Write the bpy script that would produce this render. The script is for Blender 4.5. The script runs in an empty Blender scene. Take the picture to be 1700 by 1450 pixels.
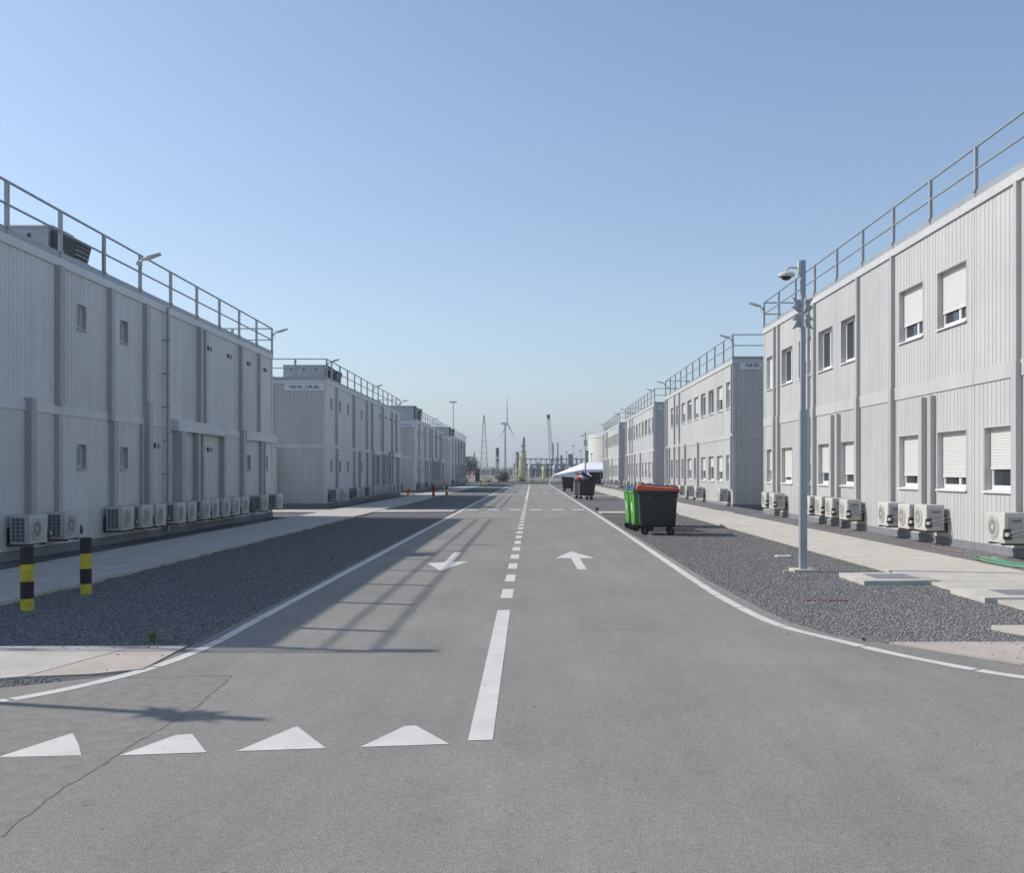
import bpy, bmesh, math, random
import numpy as np
from mathutils import Vector, Matrix
R = math.radians
rng = random.Random(7)
scn = bpy.context.scene
C = scn.collection

# ------------------------------------------------------------------ camera, sky, sun, exposure
EYE, FPX, VX, VY = 1.6, 1700.0, 883.0, 786.0          # eye height (m); focal length and vanishing point in photo pixels
cam_d = bpy.data.cameras.new('camera')
cam_d.sensor_width = 36.0; cam_d.sensor_fit = 'HORIZONTAL'; cam_d.lens = 36.0 * FPX / 1700.0
cam_d.shift_x = -(VX - 850) / 1700.0
cam_d.shift_y = (VY - 725) / 1700.0
cam_d.clip_start = 0.1; cam_d.clip_end = 9000
cam = bpy.data.objects.new('camera', cam_d); C.objects.link(cam)
cam.location = (0, 0, EYE); cam.rotation_euler = (R(90), 0, 0)
scn.camera = cam

SUN = Vector((-1.174, 0.28, 1.0)).normalized()         # towards the sun
sun_el = math.asin(SUN.z); sun_az = math.atan2(SUN.x, SUN.y)
w = bpy.data.worlds.new('World'); scn.world = w; w.use_nodes = True
nt = w.node_tree; nt.nodes.clear()
sky = nt.nodes.new('ShaderNodeTexSky'); sky.sky_type = 'NISHITA'; sky.sun_disc = False
sky.sun_elevation = sun_el; sky.sun_rotation = sun_az
sky.altitude = 0; sky.air_density = 1.0; sky.dust_density = 1.0; sky.ozone_density = 1.8
bg = nt.nodes.new('ShaderNodeBackground'); bg.inputs[1].default_value = 0.090
wo = nt.nodes.new('ShaderNodeOutputWorld')
hs = nt.nodes.new('ShaderNodeHueSaturation'); hs.inputs['Saturation'].default_value = 1.0
nt.links.new(sky.outputs[0], hs.inputs['Color']); nt.links.new(hs.outputs[0], bg.inputs[0]); nt.links.new(bg.outputs[0], wo.inputs[0])
sl = bpy.data.lights.new('sun', 'SUN'); sl.energy = 2.42; sl.angle = R(0.55); sl.color = (1.0, 0.95, 0.88)
so = bpy.data.objects.new('sun', sl); C.objects.link(so)
so.location = (-60, 20, 60)
so.rotation_euler = SUN.to_track_quat('Z', 'Y').to_euler()
vs = scn.view_settings
vs.view_transform = 'Standard'; vs.look = 'None'; vs.exposure = 0.85; vs.gamma = 1.0; vs.use_curve_mapping = False

# ------------------------------------------------------------------ materials
MATS = {}
def mat(name, col, rough=0.6, metal=0.0, noise=None, amt=0.15, stretch=(1, 1, 1), bump=0.0, bscale=200, island=None, spec=0.5):
    if name in MATS: return MATS[name]
    m = bpy.data.materials.new(name); m.use_nodes = True
    t = m.node_tree; b = t.nodes['Principled BSDF']
    b.inputs['Roughness'].default_value = rough; b.inputs['Metallic'].default_value = metal
    b.inputs['Specular IOR Level'].default_value = spec
    c4 = (*col, 1)
    b.inputs['Base Color'].default_value = c4
    geo = t.nodes.new('ShaderNodeNewGeometry')
    if noise:
        mp = t.nodes.new('ShaderNodeMapping'); mp.inputs['Scale'].default_value = stretch
        t.links.new(geo.outputs['Position'], mp.inputs[0])
        n = t.nodes.new('ShaderNodeTexNoise'); n.inputs['Scale'].default_value = noise; n.inputs['Detail'].default_value = 6
        n.inputs['Roughness'].default_value = 0.65
        t.links.new(mp.outputs[0], n.inputs['Vector'])
        mr = t.nodes.new('ShaderNodeMapRange'); mr.inputs[1].default_value = 0.3; mr.inputs[2].default_value = 0.7
        mr.inputs[3].default_value = 1 - amt; mr.inputs[4].default_value = 1 + amt
        t.links.new(n.outputs[0], mr.inputs[0])
        mx = t.nodes.new('ShaderNodeVectorMath'); mx.operation = 'SCALE'
        mx.inputs[0].default_value = col
        t.links.new(mr.outputs[0], mx.inputs['Scale'])
        src = mx.outputs[0]
        if island:
            mi = t.nodes.new('ShaderNodeMapRange'); mi.inputs[3].default_value = 1 - island; mi.inputs[4].default_value = 1 + island
            t.links.new(geo.outputs['Random Per Island'], mi.inputs[0])
            m2 = t.nodes.new('ShaderNodeVectorMath'); m2.operation = 'SCALE'
            t.links.new(src, m2.inputs[0]); t.links.new(mi.outputs[0], m2.inputs['Scale']); src = m2.outputs[0]
        t.links.new(src, b.inputs['Base Color'])
    if bump:
        n2 = t.nodes.new('ShaderNodeTexNoise'); n2.inputs['Scale'].default_value = bscale; n2.inputs['Detail'].default_value = 4
        t.links.new(geo.outputs['Position'], n2.inputs['Vector'])
        bp = t.nodes.new('ShaderNodeBump'); bp.inputs['Strength'].default_value = bump; bp.inputs['Distance'].default_value = 0.01
        t.links.new(n2.outputs[0], bp.inputs['Height']); t.links.new(bp.outputs[0], b.inputs['Normal'])
    MATS[name] = m
    return m

def asphalt_mat():
    m = bpy.data.materials.new('asphalt'); m.use_nodes = True
    t = m.node_tree; b = t.nodes['Principled BSDF']; L = t.links.new; N = t.nodes.new
    b.inputs['Roughness'].default_value = 0.85; b.inputs['Specular IOR Level'].default_value = 0.25
    g = N('ShaderNodeNewGeometry')
    def noise(s, d, st=(1, 1, 1)):
        mp = N('ShaderNodeMapping'); mp.inputs['Scale'].default_value = st; L(g.outputs['Position'], mp.inputs[0])
        n = N('ShaderNodeTexNoise'); n.inputs['Scale'].default_value = s; n.inputs['Detail'].default_value = d; n.inputs['Roughness'].default_value = 0.7
        L(mp.outputs[0], n.inputs['Vector']); return n.outputs[0]
    def mr(src, a, bb, lo, hi):
        r = N('ShaderNodeMapRange'); r.inputs[1].default_value = a; r.inputs[2].default_value = bb
        r.inputs[3].default_value = lo; r.inputs[4].default_value = hi; L(src, r.inputs[0]); return r.outputs[0]
    def mul(a, bb):
        x = N('ShaderNodeMath'); x.operation = 'MULTIPLY'; L(a, x.inputs[0]); L(bb, x.inputs[1]); return x.outputs[0]
    v = N('ShaderNodeTexVoronoi'); v.inputs['Scale'].default_value = 110; L(g.outputs['Position'], v.inputs['Vector'])
    sep = N('ShaderNodeSeparateColor'); L(v.outputs['Color'], sep.inputs[0])
    speck = mr(sep.outputs[0], 0, 1, 0.86, 1.14)
    fine = mr(noise(45, 5), 0.3, 0.7, 0.86, 1.14)
    patch = mr(noise(0.7, 7, (1, .5, 1)), 0.32, 0.68, 0.86, 1.10)
    streak = mr(noise(1.6, 5, (1.6, .05, 1)), 0.3, 0.7, 0.93, 1.06)
    big = mr(noise(0.16, 3), 0.35, 0.65, 0.95, 1.05)
    pits = mul(mr(noise(16, 2), 0.66, 0.74, 1.0, 0.72), mr(noise(2.6, 8), 0.58, 0.70, 1.0, 0.86))
    f = mul(mul(mul(speck, fine), mul(patch, streak)), mul(big, pits))
    sc = N('ShaderNodeVectorMath'); sc.operation = 'SCALE'; sc.inputs[0].default_value = (0.256, 0.245, 0.221); L(f, sc.inputs['Scale'])
    L(sc.outputs[0], b.inputs['Base Color'])
    add = N('ShaderNodeMath'); L(v.outputs['Distance'], add.inputs[0]); L(noise(60, 4), add.inputs[1])
    bp = N('ShaderNodeBump'); bp.inputs['Strength'].default_value = 0.55; bp.inputs['Distance'].default_value = 0.006
    L(add.outputs[0], bp.inputs['Height']); L(bp.outputs[0], b.inputs['Normal'])
    return m

def wall_mat(name, col):
    m = bpy.data.materials.new(name); m.use_nodes = True
    t = m.node_tree; b = t.nodes['Principled BSDF']; L = t.links.new; N = t.nodes.new
    b.inputs['Roughness'].default_value = 0.5; b.inputs['Specular IOR Level'].default_value = 0.35
    g = N('ShaderNodeNewGeometry')
    def noise(s, d, st):
        mp = N('ShaderNodeMapping'); mp.inputs['Scale'].default_value = st; L(g.outputs['Position'], mp.inputs[0])
        n = N('ShaderNodeTexNoise'); n.inputs['Scale'].default_value = s; n.inputs['Detail'].default_value = d; n.inputs['Roughness'].default_value = 0.6
        L(mp.outputs[0], n.inputs['Vector']); return n.outputs[0]
    def mr(src, a, bb, lo, hi):
        r = N('ShaderNodeMapRange'); r.inputs[1].default_value = a; r.inputs[2].default_value = bb
        r.inputs[3].default_value = lo; r.inputs[4].default_value = hi; L(src, r.inputs[0]); return r.outputs[0]
    st = mr(noise(3.0, 6, (1, 1, .09)), .3, .7, .94, 1.04)
    bl = mr(noise(0.6, 4, (1, 1, 1)), .3, .7, .95, 1.04)
    x = N('ShaderNodeMath'); x.operation = 'MULTIPLY'; L(st, x.inputs[0]); L(bl, x.inputs[1])
    oi = N('ShaderNodeObjectInfo')
    rr = mr(oi.outputs['Random'], 0, 1, .94, 1.045)
    rs = mr(noise(7, 5, (1, 1, .035)), .56, .74, 1.0, .87)
    xx = N('ShaderNodeMath'); xx.operation = 'MULTIPLY'; L(x.outputs[0], xx.inputs[0]); L(rs, xx.inputs[1]); x = xx
    y = N('ShaderNodeMath'); y.operation = 'MULTIPLY'; L(x.outputs[0], y.inputs[0]); L(rr, y.inputs[1])
    sc = N('ShaderNodeVectorMath'); sc.operation = 'SCALE'; sc.inputs[0].default_value = col; L(y.outputs[0], sc.inputs['Scale'])
    L(sc.outputs[0], b.inputs['Base Color'])
    bp = N('ShaderNodeBump'); bp.inputs['Strength'].default_value = 0.12; bp.inputs['Distance'].default_value = 0.02
    L(noise(1.6, 3, (1, 1, .5)), bp.inputs['Height']); L(bp.outputs[0], b.inputs['Normal'])
    MATS[name] = m
    return m

def paint_mat():
    m = bpy.data.materials.new('road_paint'); m.use_nodes = True
    t = m.node_tree; b = t.nodes['Principled BSDF']; L = t.links.new; N = t.nodes.new
    b.inputs['Roughness'].default_value = 0.7
    g = N('ShaderNodeNewGeometry')
    n = N('ShaderNodeTexNoise'); n.inputs['Scale'].default_value = 9; n.inputs['Detail'].default_value = 8; n.inputs['Roughness'].default_value = 0.75
    L(g.outputs['Position'], n.inputs['Vector'])
    r = N('ShaderNodeMapRange'); r.inputs[1].default_value = .58; r.inputs[2].default_value = .74; L(n.outputs[0], r.inputs[0])
    mx = N('ShaderNodeMix'); mx.data_type = 'RGBA'
    mx.inputs[6].default_value = (.60, .58, .54, 1); mx.inputs[7].default_value = (.33, .32, .30, 1)
    L(r.outputs[0], mx.inputs[0]); 
    n2 = N('ShaderNodeTexNoise'); n2.inputs['Scale'].default_value = 3; n2.inputs['Detail'].default_value = 5; L(g.outputs['Position'], n2.inputs['Vector'])
    r2 = N('ShaderNodeMapRange'); r2.inputs[1].default_value = .3; r2.inputs[2].default_value = .7; r2.inputs[3].default_value = .9; r2.inputs[4].default_value = 1.05; L(n2.outputs[0], r2.inputs[0])
    sc = N('ShaderNodeVectorMath'); sc.operation = 'SCALE'; L(mx.outputs[2], sc.inputs[0]); L(r2.outputs[0], sc.inputs['Scale'])
    L(sc.outputs[0], b.inputs['Base Color'])
    return m

WALL = wall_mat('wall_grey', (.485, .482, .465))  # block grey, held down in colour for the sunlit right facades
WALL_LIFTED = wall_mat('wall_grey_shade_lifted', (.60, .595, .575))  # lighter copy of the block grey, painting lifted shade on left facades
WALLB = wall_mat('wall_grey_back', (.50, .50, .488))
TRIM_LIFTED = wall_mat('trim_grey_shade_lifted', (.60, .60, .59))  # trim lightened to follow the shade lift painted on the left walls
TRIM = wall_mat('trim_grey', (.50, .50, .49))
DUCT = wall_mat('duct_grey', (.42, .42, .415))  # wall grey darkened, so shade on the ducts' near faces is painted in
ASPH = asphalt_mat(); PAINT = paint_mat()
GRAV = mat('gravel', (.14, .138, .136), .95, noise=55, amt=.55, bump=.9, bscale=80, spec=.2)
STONE = mat('stone', (.225, .221, .215), .9, noise=30, amt=.3, island=.42, spec=.25)
FIELD = mat('dry_field', (.19, .18, .13), .95, noise=.35, amt=.35, bump=.4, bscale=4)
CONC = mat('concrete', (.46, .43, .38), .85, noise=2.2, amt=.14, bump=.25, bscale=70)
CONCP = mat('concrete_pink', (.44, .385, .335), .85, noise=2.6, amt=.14, bump=.25, bscale=70)
PLIN = mat('plinth', (.20, .205, .22), .8, noise=3, amt=.15, bump=.2, bscale=40)
METAL = mat('galvanised', (.34, .36, .375), .45, .35, noise=6, amt=.12)
POLE = mat('pole_paint', (.34, .365, .39), .5, .1, noise=3, amt=.07)
PVC = mat('white_pvc', (.68, .68, .67), .4, noise=4, amt=.03)
SHUT = mat('shutter_white', (.63, .625, .60), .5, noise=3, amt=.04, stretch=(1, 1, 5))
GLASS = mat('window_glass', (.035, .04, .045), .06, 0, spec=.9)
GLASSL = mat('frosted_glass', (.36, .37, .38), .25, 0, spec=.6)
AC = wall_mat('ac_white', (.53, .515, .48))
ACD = mat('ac_grille_dark', (.12, .125, .135), .6, noise=20, amt=.2)
ACF = mat('ac_fan_grey', (.44, .43, .405), .55, noise=14, amt=.08)
ACM = mat('ac_mesh_grey', (.34, .345, .35), .6, noise=12, amt=.1)
BLK = mat('black_plastic', (.027, .028, .030), .45, noise=5, amt=.3)
RUB = mat('rubber', (.02, .02, .02), .8, noise=9, amt=.3)
YEL = mat('yellow_paint', (.58, .45, .03), .55, noise=13, amt=.28)
BLKP = mat('black_paint', (.016, .016, .016), .55, noise=6, amt=.3)
GREEN = mat('green_plastic', (.09, .33, .05), .45, noise=4, amt=.12)
REDL = mat('red_lid', (.56, .10, .045), .5, noise=4, amt=.15)
BLUEL = mat('blue_lid', (.02, .03, .09), .4, noise=4, amt=.2)
WHT = mat('white_sheet', (.78, .78, .80), .7, noise=2, amt=.04)
SIGN = mat('sign_plate', (.66, .67, .70), .5, noise=3, amt=.03)
INK = mat('sign_letters', (.02, .02, .03), .6, noise=5, amt=.1)
DARKM = mat('dark_metal', (.06, .065, .07), .55, .2, noise=4, amt=.2)
REDM = mat('red_enamel', (.42, .03, .03), .45, noise=4, amt=.12)
RUST = mat('rusty_iron', (.12, .075, .06), .9, noise=14, amt=.4)
STEELB = mat('far_steel_hazed', (.19, .19, .22), .7, .1, noise=.6, amt=.25)  # steel lightened towards blue, distance haze put into the colour
TANK = mat('tank_cream', (.62, .60, .55), .6, noise=.15, amt=.06)
TURB = mat('turbine_white', (.30, .31, .33), .5, noise=.05, amt=.03)
YELM = mat('ochre_cladding', (.55, .47, .25), .7, noise=.4, amt=.15)
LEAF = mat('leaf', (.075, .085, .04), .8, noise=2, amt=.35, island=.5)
LEAFP = mat('leaf_hazed', (.15, .155, .125), .8, noise=.1, amt=.3, island=.4)  # leaf tone lightened to paint distance haze onto far trees
WEED = mat('weed_leaf', (.13, .19, .05), .7, noise=5, amt=.3, island=.4)
BARK = mat('bark', (.09, .07, .05), .9, noise=5, amt=.3)
HOSE = mat('green_hose', (.10, .30, .15), .45, noise=8, amt=.1)
BAG = mat('bin_bag_white', (.62, .61, .66), .55, noise=5, amt=.12)
DIRT = mat('crack_tar', (.195, .185, .168), .9, noise=12, amt=.3)
LENS = mat('lamp_lens', (.72, .73, .74), .3, noise=5, amt=.02)

# ------------------------------------------------------------------ mesh helpers
class MB:
    def __init__(s): s.v = []; s.f = []; s.smooth = False
    def add(s, vs_, fs):
        o = len(s.v); s.v += [tuple(p) for p in vs_]; s.f += [tuple(i + o for i in f) for f in fs]; return s
    def box(s, x0, x1, y0, y1, z0, z1):
        return s.add([(x0, y0, z0), (x1, y0, z0), (x1, y1, z0), (x0, y1, z0), (x0, y0, z1), (x1, y0, z1), (x1, y1, z1), (x0, y1, z1)],
                     [(0, 3, 2, 1), (4, 5, 6, 7), (0, 1, 5, 4), (1, 2, 6, 5), (2, 3, 7, 6), (3, 0, 4, 7)])
    def frustum(s, b, t, z0, z1):
        (bx0, bx1, by0, by1), (tx0, tx1, ty0, ty1) = b, t
        return s.add([(bx0, by0, z0), (bx1, by0, z0), (bx1, by1, z0), (bx0, by1, z0), (tx0, ty0, z1), (tx1, ty0, z1), (tx1, ty1, z1), (tx0, ty1, z1)],
                     [(0, 3, 2, 1), (4, 5, 6, 7), (0, 1, 5, 4), (1, 2, 6, 5), (2, 3, 7, 6), (3, 0, 4, 7)])
    def tube(s, p0, p1, r0, r1=None, seg=8, cap=True):
        r1 = r0 if r1 is None else r1
        p0 = Vector(p0); p1 = Vector(p1); d = (p1 - p0).normalized()
        a = d.orthogonal().normalized(); b = d.cross(a)
        vs_ = []
        for p, r in ((p0, r0), (p1, r1)):
            for k in range(seg):
                an = 2 * math.pi * (k + .5) / seg
                vs_.append(p + (a * math.cos(an) + b * math.sin(an)) * r)
        fs = [(k, (k + 1) % seg, seg + (k + 1) % seg, seg + k) for k in range(seg)]
        if cap: fs += [tuple(range(seg))[::-1], tuple(range(seg, 2 * seg))]
        s.smooth = True
        return s.add(vs_, fs)
    def path(s, pts, r, seg=6):
        pts = [Vector(p) for p in pts]; rings = []
        for i, p in enumerate(pts):
            d = (pts[min(i + 1, len(pts) - 1)] - pts[max(i - 1, 0)]).normalized()
            a = d.cross(Vector((0, 0, 1)))
            a = a.normalized() if a.length > 1e-3 else Vector((1, 0, 0))
            b = d.cross(a)
            rings += [p + (a * math.cos(2 * math.pi * k / seg) + b * math.sin(2 * math.pi * k / seg)) * r for k in range(seg)]
        fs = [(i * seg + k, i * seg + (k + 1) % seg, (i + 1) * seg + (k + 1) % seg, (i + 1) * seg + k) for i in range(len(pts) - 1) for k in range(seg)]
        fs += [tuple(range(seg))[::-1], tuple(range((len(pts) - 1) * seg, len(pts) * seg))]
        s.smooth = True
        return s.add(rings, fs)
    def lathe(s, prof, seg=16, c=(0, 0, 0)):
        n = len(prof); vs_ = []
        for r, z in prof:
            for k in range(seg):
                an = 2 * math.pi * k / seg
                vs_.append((c[0] + r * math.cos(an), c[1] + r * math.sin(an), c[2] + z))
        fs = [(i * seg + k, i * seg + (k + 1) % seg, (i + 1) * seg + (k + 1) % seg, (i + 1) * seg + k) for i in range(n - 1) for k in range(seg)]
        fs += [tuple(range(seg))[::-1], tuple(range((n - 1) * seg, n * seg))]
        s.smooth = True
        return s.add(vs_, fs)
    def prism(s, poly, z0, z1):
        n = len(poly)
        return s.add([(x, y, z0) for x, y in poly] + [(x, y, z1) for x, y in poly],
                     [tuple(range(n))[::-1], tuple(range(n, 2 * n))] + [(i, (i + 1) % n, n + (i + 1) % n, n + i) for i in range(n)])
    def mesh(s, name, m, bevel=0, seg=2):
        me = bpy.data.meshes.new(name); me.from_pydata(s.v, [], s.f)
        if bevel:
            bm = bmesh.new(); bm.from_mesh(me)
            bmesh.ops.bevel(bm, geom=bm.edges[:], offset=bevel, segments=seg, profile=.6, affect='EDGES', clamp_overlap=True)
            bm.to_mesh(me); bm.free()
        if s.smooth or bevel:
            me.polygons.foreach_set('use_smooth', [True] * len(me.polygons)); me.set_sharp_from_angle(angle=R(38))
        me.materials.append(m); me.update()
        return me
    def build(s, name, m, parent=None, loc=None, rot=None, bevel=0, seg=2):
        return link(name, s.mesh(name, m, bevel, seg), parent, loc, rot)

def link(name, me, parent=None, loc=None, rot=None):
    o = bpy.data.objects.new(name, me); C.objects.link(o)
    if parent is not None: o.parent = parent
    if loc is not None: o.location = loc
    if rot is not None: o.rotation_euler = rot
    return o
def tag(o, label=None, cat=None, group=None, kind=None):
    if label: o['label'] = label
    if cat: o['category'] = cat
    if group: o['group'] = group
    if kind: o['kind'] = kind
    return o
def empty(name, loc=(0, 0, 0), rz=0, **kw):
    o = bpy.data.objects.new(name, None); C.objects.link(o); o.empty_display_size = .2
    o.location = loc; o.rotation_euler = (0, 0, rz); return tag(o, **kw)
KIDS = {}
def copy_tree(o, parent=None):
    c = o.copy(); C.objects.link(c); c.parent = parent
    for ch in list(o.children): copy_tree(ch, c)
    return c
def gp(x, y):                                            # photo pixel -> point on the ground
    Y = FPX * EYE / (y - VY); return ((x - VX) * Y / FPX, Y)
def at(x, y, Y):                                         # photo pixel -> point at distance Y
    return ((x - VX) * Y / FPX, Y, EYE + (VY - y) * Y / FPX)
ORD = ['first', 'second', 'third', 'fourth', 'fifth', 'sixth', 'seventh', 'eighth', 'ninth', 'tenth', 'eleventh', 'twelfth', 'thirteenth', 'fourteenth', 'fifteenth', 'sixteenth']

# ------------------------------------------------------------------ ground, road, pavements
def sheet(name, poly, z, m, parent=None):
    b = MB(); n = len(poly); b.add([(x, y, z) for x, y in poly], [tuple(range(n))])
    return b.build(name, m, parent)
g = MB(); g.add([(-4500, -60, 0), (4500, -60, 0), (4500, 4600, 0), (-4500, 4600, 0)], [(0, 1, 2, 3)])
tag(g.build('ground', GRAV), 'dark grey gravel ground between the road and the buildings', kind='structure')
f = sheet('field', [(-900, 150), (900, 150), (2600, 4400), (-2600, 4400)], .004, FIELD)
tag(f, 'dry grassy open ground beyond the end of the road', kind='structure')

road_poly = [(2.62, 152), (2.62, 15), (2.70, 12.3), (2.76, 10.93), (2.97, 10.09), (3.27, 9.68), (4.07, 8.43), (5.0, 7.7), (7, 7.05), (12, 6.8), (60, 6.7), (60, -40),
             (-60, -40), (-60, 6.9), (-6, 7.2), (-3.95, 7.6), (-3.5, 7.9), (-3.16, 8.15), (-3.14, 9.4), (-3.13, 11), (-3.15, 152)]
road = sheet('road', road_poly, .004, ASPH)
tag(road, 'grey asphalt service road running straight between the two rows of blocks', kind='structure')
for y0, y1 in ():
    pass

def strip(name, pts, wd, z=.0070, m=PAINT, parent=None, jit=.006):
    pts = [Vector(p) for p in pts]; L_, R_ = [], []
    for i, p in enumerate(pts):
        d = (pts[min(i + 1, len(pts) - 1)] - pts[max(i - 1, 0)]).normalized(); nn = Vector((-d.y, d.x))
        h = wd / 2 + rng.uniform(-jit, jit)
        L_.append(p + nn * h); R_.append(p - nn * h)
    b = MB(); n = len(pts)
    b.add([(p.x, p.y, z) for p in L_] + [(p.x, p.y, z) for p in R_], [(i, n + i, n + i + 1, i + 1) for i in range(n - 1)])
    return b.build(name, m, parent)
def resample(pts, step):
    out = [Vector(pts[0])]
    for a, b in zip(pts[:-1], pts[1:]):
        a, b = Vector(a), Vector(b); n = max(1, int((b - a).length / step))
        out += [a.lerp(b, (k + 1) / n) for k in range(n)]
    return out
def smooth(pts, it=2):
    pts = [Vector(p) for p in pts]
    for _ in range(it):
        q = [pts[0]]
        for a, b in zip(pts[:-1], pts[1:]): q += [a.lerp(b, .25), a.lerp(b, .75)]
        pts = q + [pts[-1]]
    return pts
def edge_line(pts, wd, seg_len):
    pts = resample(smooth(pts), .22); cur = [pts[0]]; acc = 0
    for p in pts[1:]:
        acc += (p - cur[-1]).length; cur.append(p)
        if acc > seg_len:
            strip('edge_line', cur, wd, parent=road)
            d = (cur[-1] - cur[-2]).normalized(); cur = [p + d * .03]; acc = 0
            seg_len_here = seg_len
    if len(cur) > 1: strip('edge_line', cur, wd, parent=road)
edge_line([(8, 6.1), (6.2, 6.55), (5.0, 7.12), (3.82, 7.95), (3.48, 8.47), (3.135, 9.13), (2.89, 9.82), (2.62, 10.5), (2.5, 11.4), (2.42, 13.3), (2.42, 15.6)], .12, 1.15)
strip('edge_line', resample([(2.42, 15.62), (2.46, 26), (2.48, 40), (2.5, 150)], 4), .12, parent=road)
edge_line([(-7.5, 5.6), (-5.6, 6.1), (-4.4, 6.62), (-3.7, 7.12), (-3.36, 7.66), (-3.15, 8.2), (-3.03, 8.75), (-2.96, 9.7), (-2.98, 10.5), (-2.98, 12.5)], .11, 1.2)
strip('edge_line', resample([(-2.98, 12.52), (-2.99, 26), (-3.0, 40), (-3.02, 150)], 4), .115, parent=road)
# centre line: long stroke, then short dashes
def quad_px(name, pts, z=.0070, m=PAINT):
    return sheet(name, [gp(*p) for p in pts], z, m, road)
quad_px('centre_stroke', [(777, 1232), (818, 1231), (847, 1014), (826, 1015)])
def cx(y): return -.325 + .0
k = 0; y = 13.05
me_d = None
while y < 60:
    strip('centre_dash', [(-.325, y), (-.325, y + .52), (-.325, y + 1.02)], .155, parent=road)
    y += 2.0
strip('centre_stroke', resample([(-.325, 61), (-.325, 150)], 3), .15, parent=road)
for xs in [(-3 + i * .93, -3 + i * .93 + .5) for i in range(6)]:
    for yy in (44.3, 81.6, 117):
        xx = (xs[0] + .14, xs[1] + .14)
        sheet('cross_dash', [(xx[0], yy), (xx[1], yy), (xx[1], yy + .9), (xx[0], yy + .9)], .0070, PAINT, road)
for pts in ([(-4, 1260), (135, 1257), (131, 1240), (121, 1220), (116, 1221)], [(198, 1257), (343, 1252), (319, 1221), (292, 1223)],
            [(393, 1250), (541, 1245), (494, 1209), (488, 1210)], [(598, 1243), (746, 1238), (690, 1207), (672, 1208)], [(-210, 1266), (-72, 1263), (-40, 1232), (-50, 1231)]):
    quad_px('give_way_triangle', pts)
def arrow(pts):
    quad_px('lane_arrow', pts)
a = [(948, 916.5), (922.8, 927.8), (948.2, 927.8), (958.8, 946.6), (974, 946.6), (962.4, 927.8), (987, 927.8)]
arrow(a)
arrow([(730.6, 949), (778, 933.3), (751.5, 934.2), (766.5, 918.2), (754, 918.6), (737.5, 934.8), (709.5, 936)])
# old patch seam in the asphalt
def crack(px, wd):
    pts = resample([Vector(gp(*p)) for p in px], .09)
    pts = [p + Vector((rng.uniform(-.012, .012), rng.uniform(-.012, .012))) for p in pts]
    strip('tar_seam', pts, wd, .0062, DIRT, road, jit=wd * .4)
crack([(385, 1123), (372, 1135), (330, 1172), (300, 1192), (232, 1232), (160, 1278), (90, 1320), (0, 1392)], .011)
crack([(385, 1123), (330, 1124), (260, 1126), (200, 1127)], .010)
quad_px('asphalt_patch', [(384, 1124), (372, 1135), (330, 1172), (300, 1192), (232, 1232), (160, 1278), (90, 1320), (0, 1392), (-300, 1560), (-500, 1400), (-250, 1230), (20, 1168), (150, 1145), (200, 1129)], .0052, mat('patch_asphalt', (.236, .226, .206), .9, noise=9, amt=.16, bump=.6, bscale=70, spec=.2))
crack([(950, 1052), (1010, 1047), (1085, 1044)], .007)

bk = MB(); bk.add([(7.79, 9.65, -.05), (8.75, 9.65, -.05), (8.75, 9.65, .165), (7.79, 9.65, .045), (7.79, 150, -.05), (8.75, 150, -.05), (8.75, 150, .165), (7.79, 150, .045)],
    [(0, 1, 2, 3), (7, 6, 5, 4), (3, 2, 6, 7), (0, 3, 7, 4), (0, 4, 5, 1), (1, 5, 6, 2)])
tag(bk.build('gravel_bank', GRAV), 'narrow gravel bank between the right sidewalk and the blocks', kind='structure')
# concrete slabs
def slab_poly(name, poly, z1, m, parent=None, z0=-.05, bev=0):
    b = MB(); b.prism(poly, z0, z1); return b.build(name, m, parent)
def walkway(label, x0, x1, y0, y1, step, m, jitx0=0, jitx1=0):
    par = empty('sidewalk', (0, 0, 0)); tag(par, label, kind='structure')
    y = y0
    while y < y1 - .3:
        e = min(y + step, y1); n = 10
        A = [(x0 + rng.uniform(-jitx0, jitx0), y + (e - .012 - y) * i / n) for i in range(n + 1)]
        B = [(x1 + rng.uniform(-jitx1, jitx1), y + (e - .012 - y) * i / n) for i in range(n + 1)]
        slab_poly('slab', A[::-1] + B, .05 + rng.uniform(-.003, .003), m, par); y = e
    return par
walkway('pale concrete sidewalk in front of the sunlit right row', 5.70, 7.80, 9.62, 150, 5.1, CONC, .012, .01)
walkway('shaded concrete sidewalk in front of the left row', -8.5, -6.36, 9.25, 150, 4.2, CONC, .02, .05)
par = tag(empty('cross_path'), 'sunlit concrete path crossing the left verge beside the give way triangles', kind='structure')
slab_poly('slab', [(-3.62, 9.38), (-3.95, 7.98), (-4.1, 7.90), (-20, 7.6), (-20, 9.2)], .018, CONC, par)
slab_poly('slab', [(-3.17, 9.42), (-3.15, 8.3), (-3.48, 8.08), (-3.94, 7.98), (-3.61, 9.4)], .015, CONCP, par)
par = tag(empty('cross_path'), 'pinkish concrete path beside the curved right road edge', kind='structure')
slab_poly('slab', [(3.35, 9.60), (4.10, 8.47), (5.02, 7.75), (5.6, 7.5), (5.6, 9.60)], .018, CONCP, par)
slab_poly('slab', [(5.612, 9.60), (5.612, 7.5), (7.02, 7.1), (12, 6.88), (20, 6.85), (20, 9.60)], .018, CONCP, par)
for i, yy in enumerate((40.9, 77.2, 113.6)):
    par = tag(empty('cross_path'), 'pale concrete path across the %s gap in the left row' % ORD[i], kind='structure')
    slab_poly('slab', [(-6.30, yy + 2.6), (-6.30, yy), (-3.2, yy + .6), (-3.2, yy + 2.4)], .045, CONC, par)
    slab_poly('slab', [(-22, yy + 2.6), (-22, yy + .4), (-8.53, yy), (-8.53, yy + 2.6)], .045, CONC, par)
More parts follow.
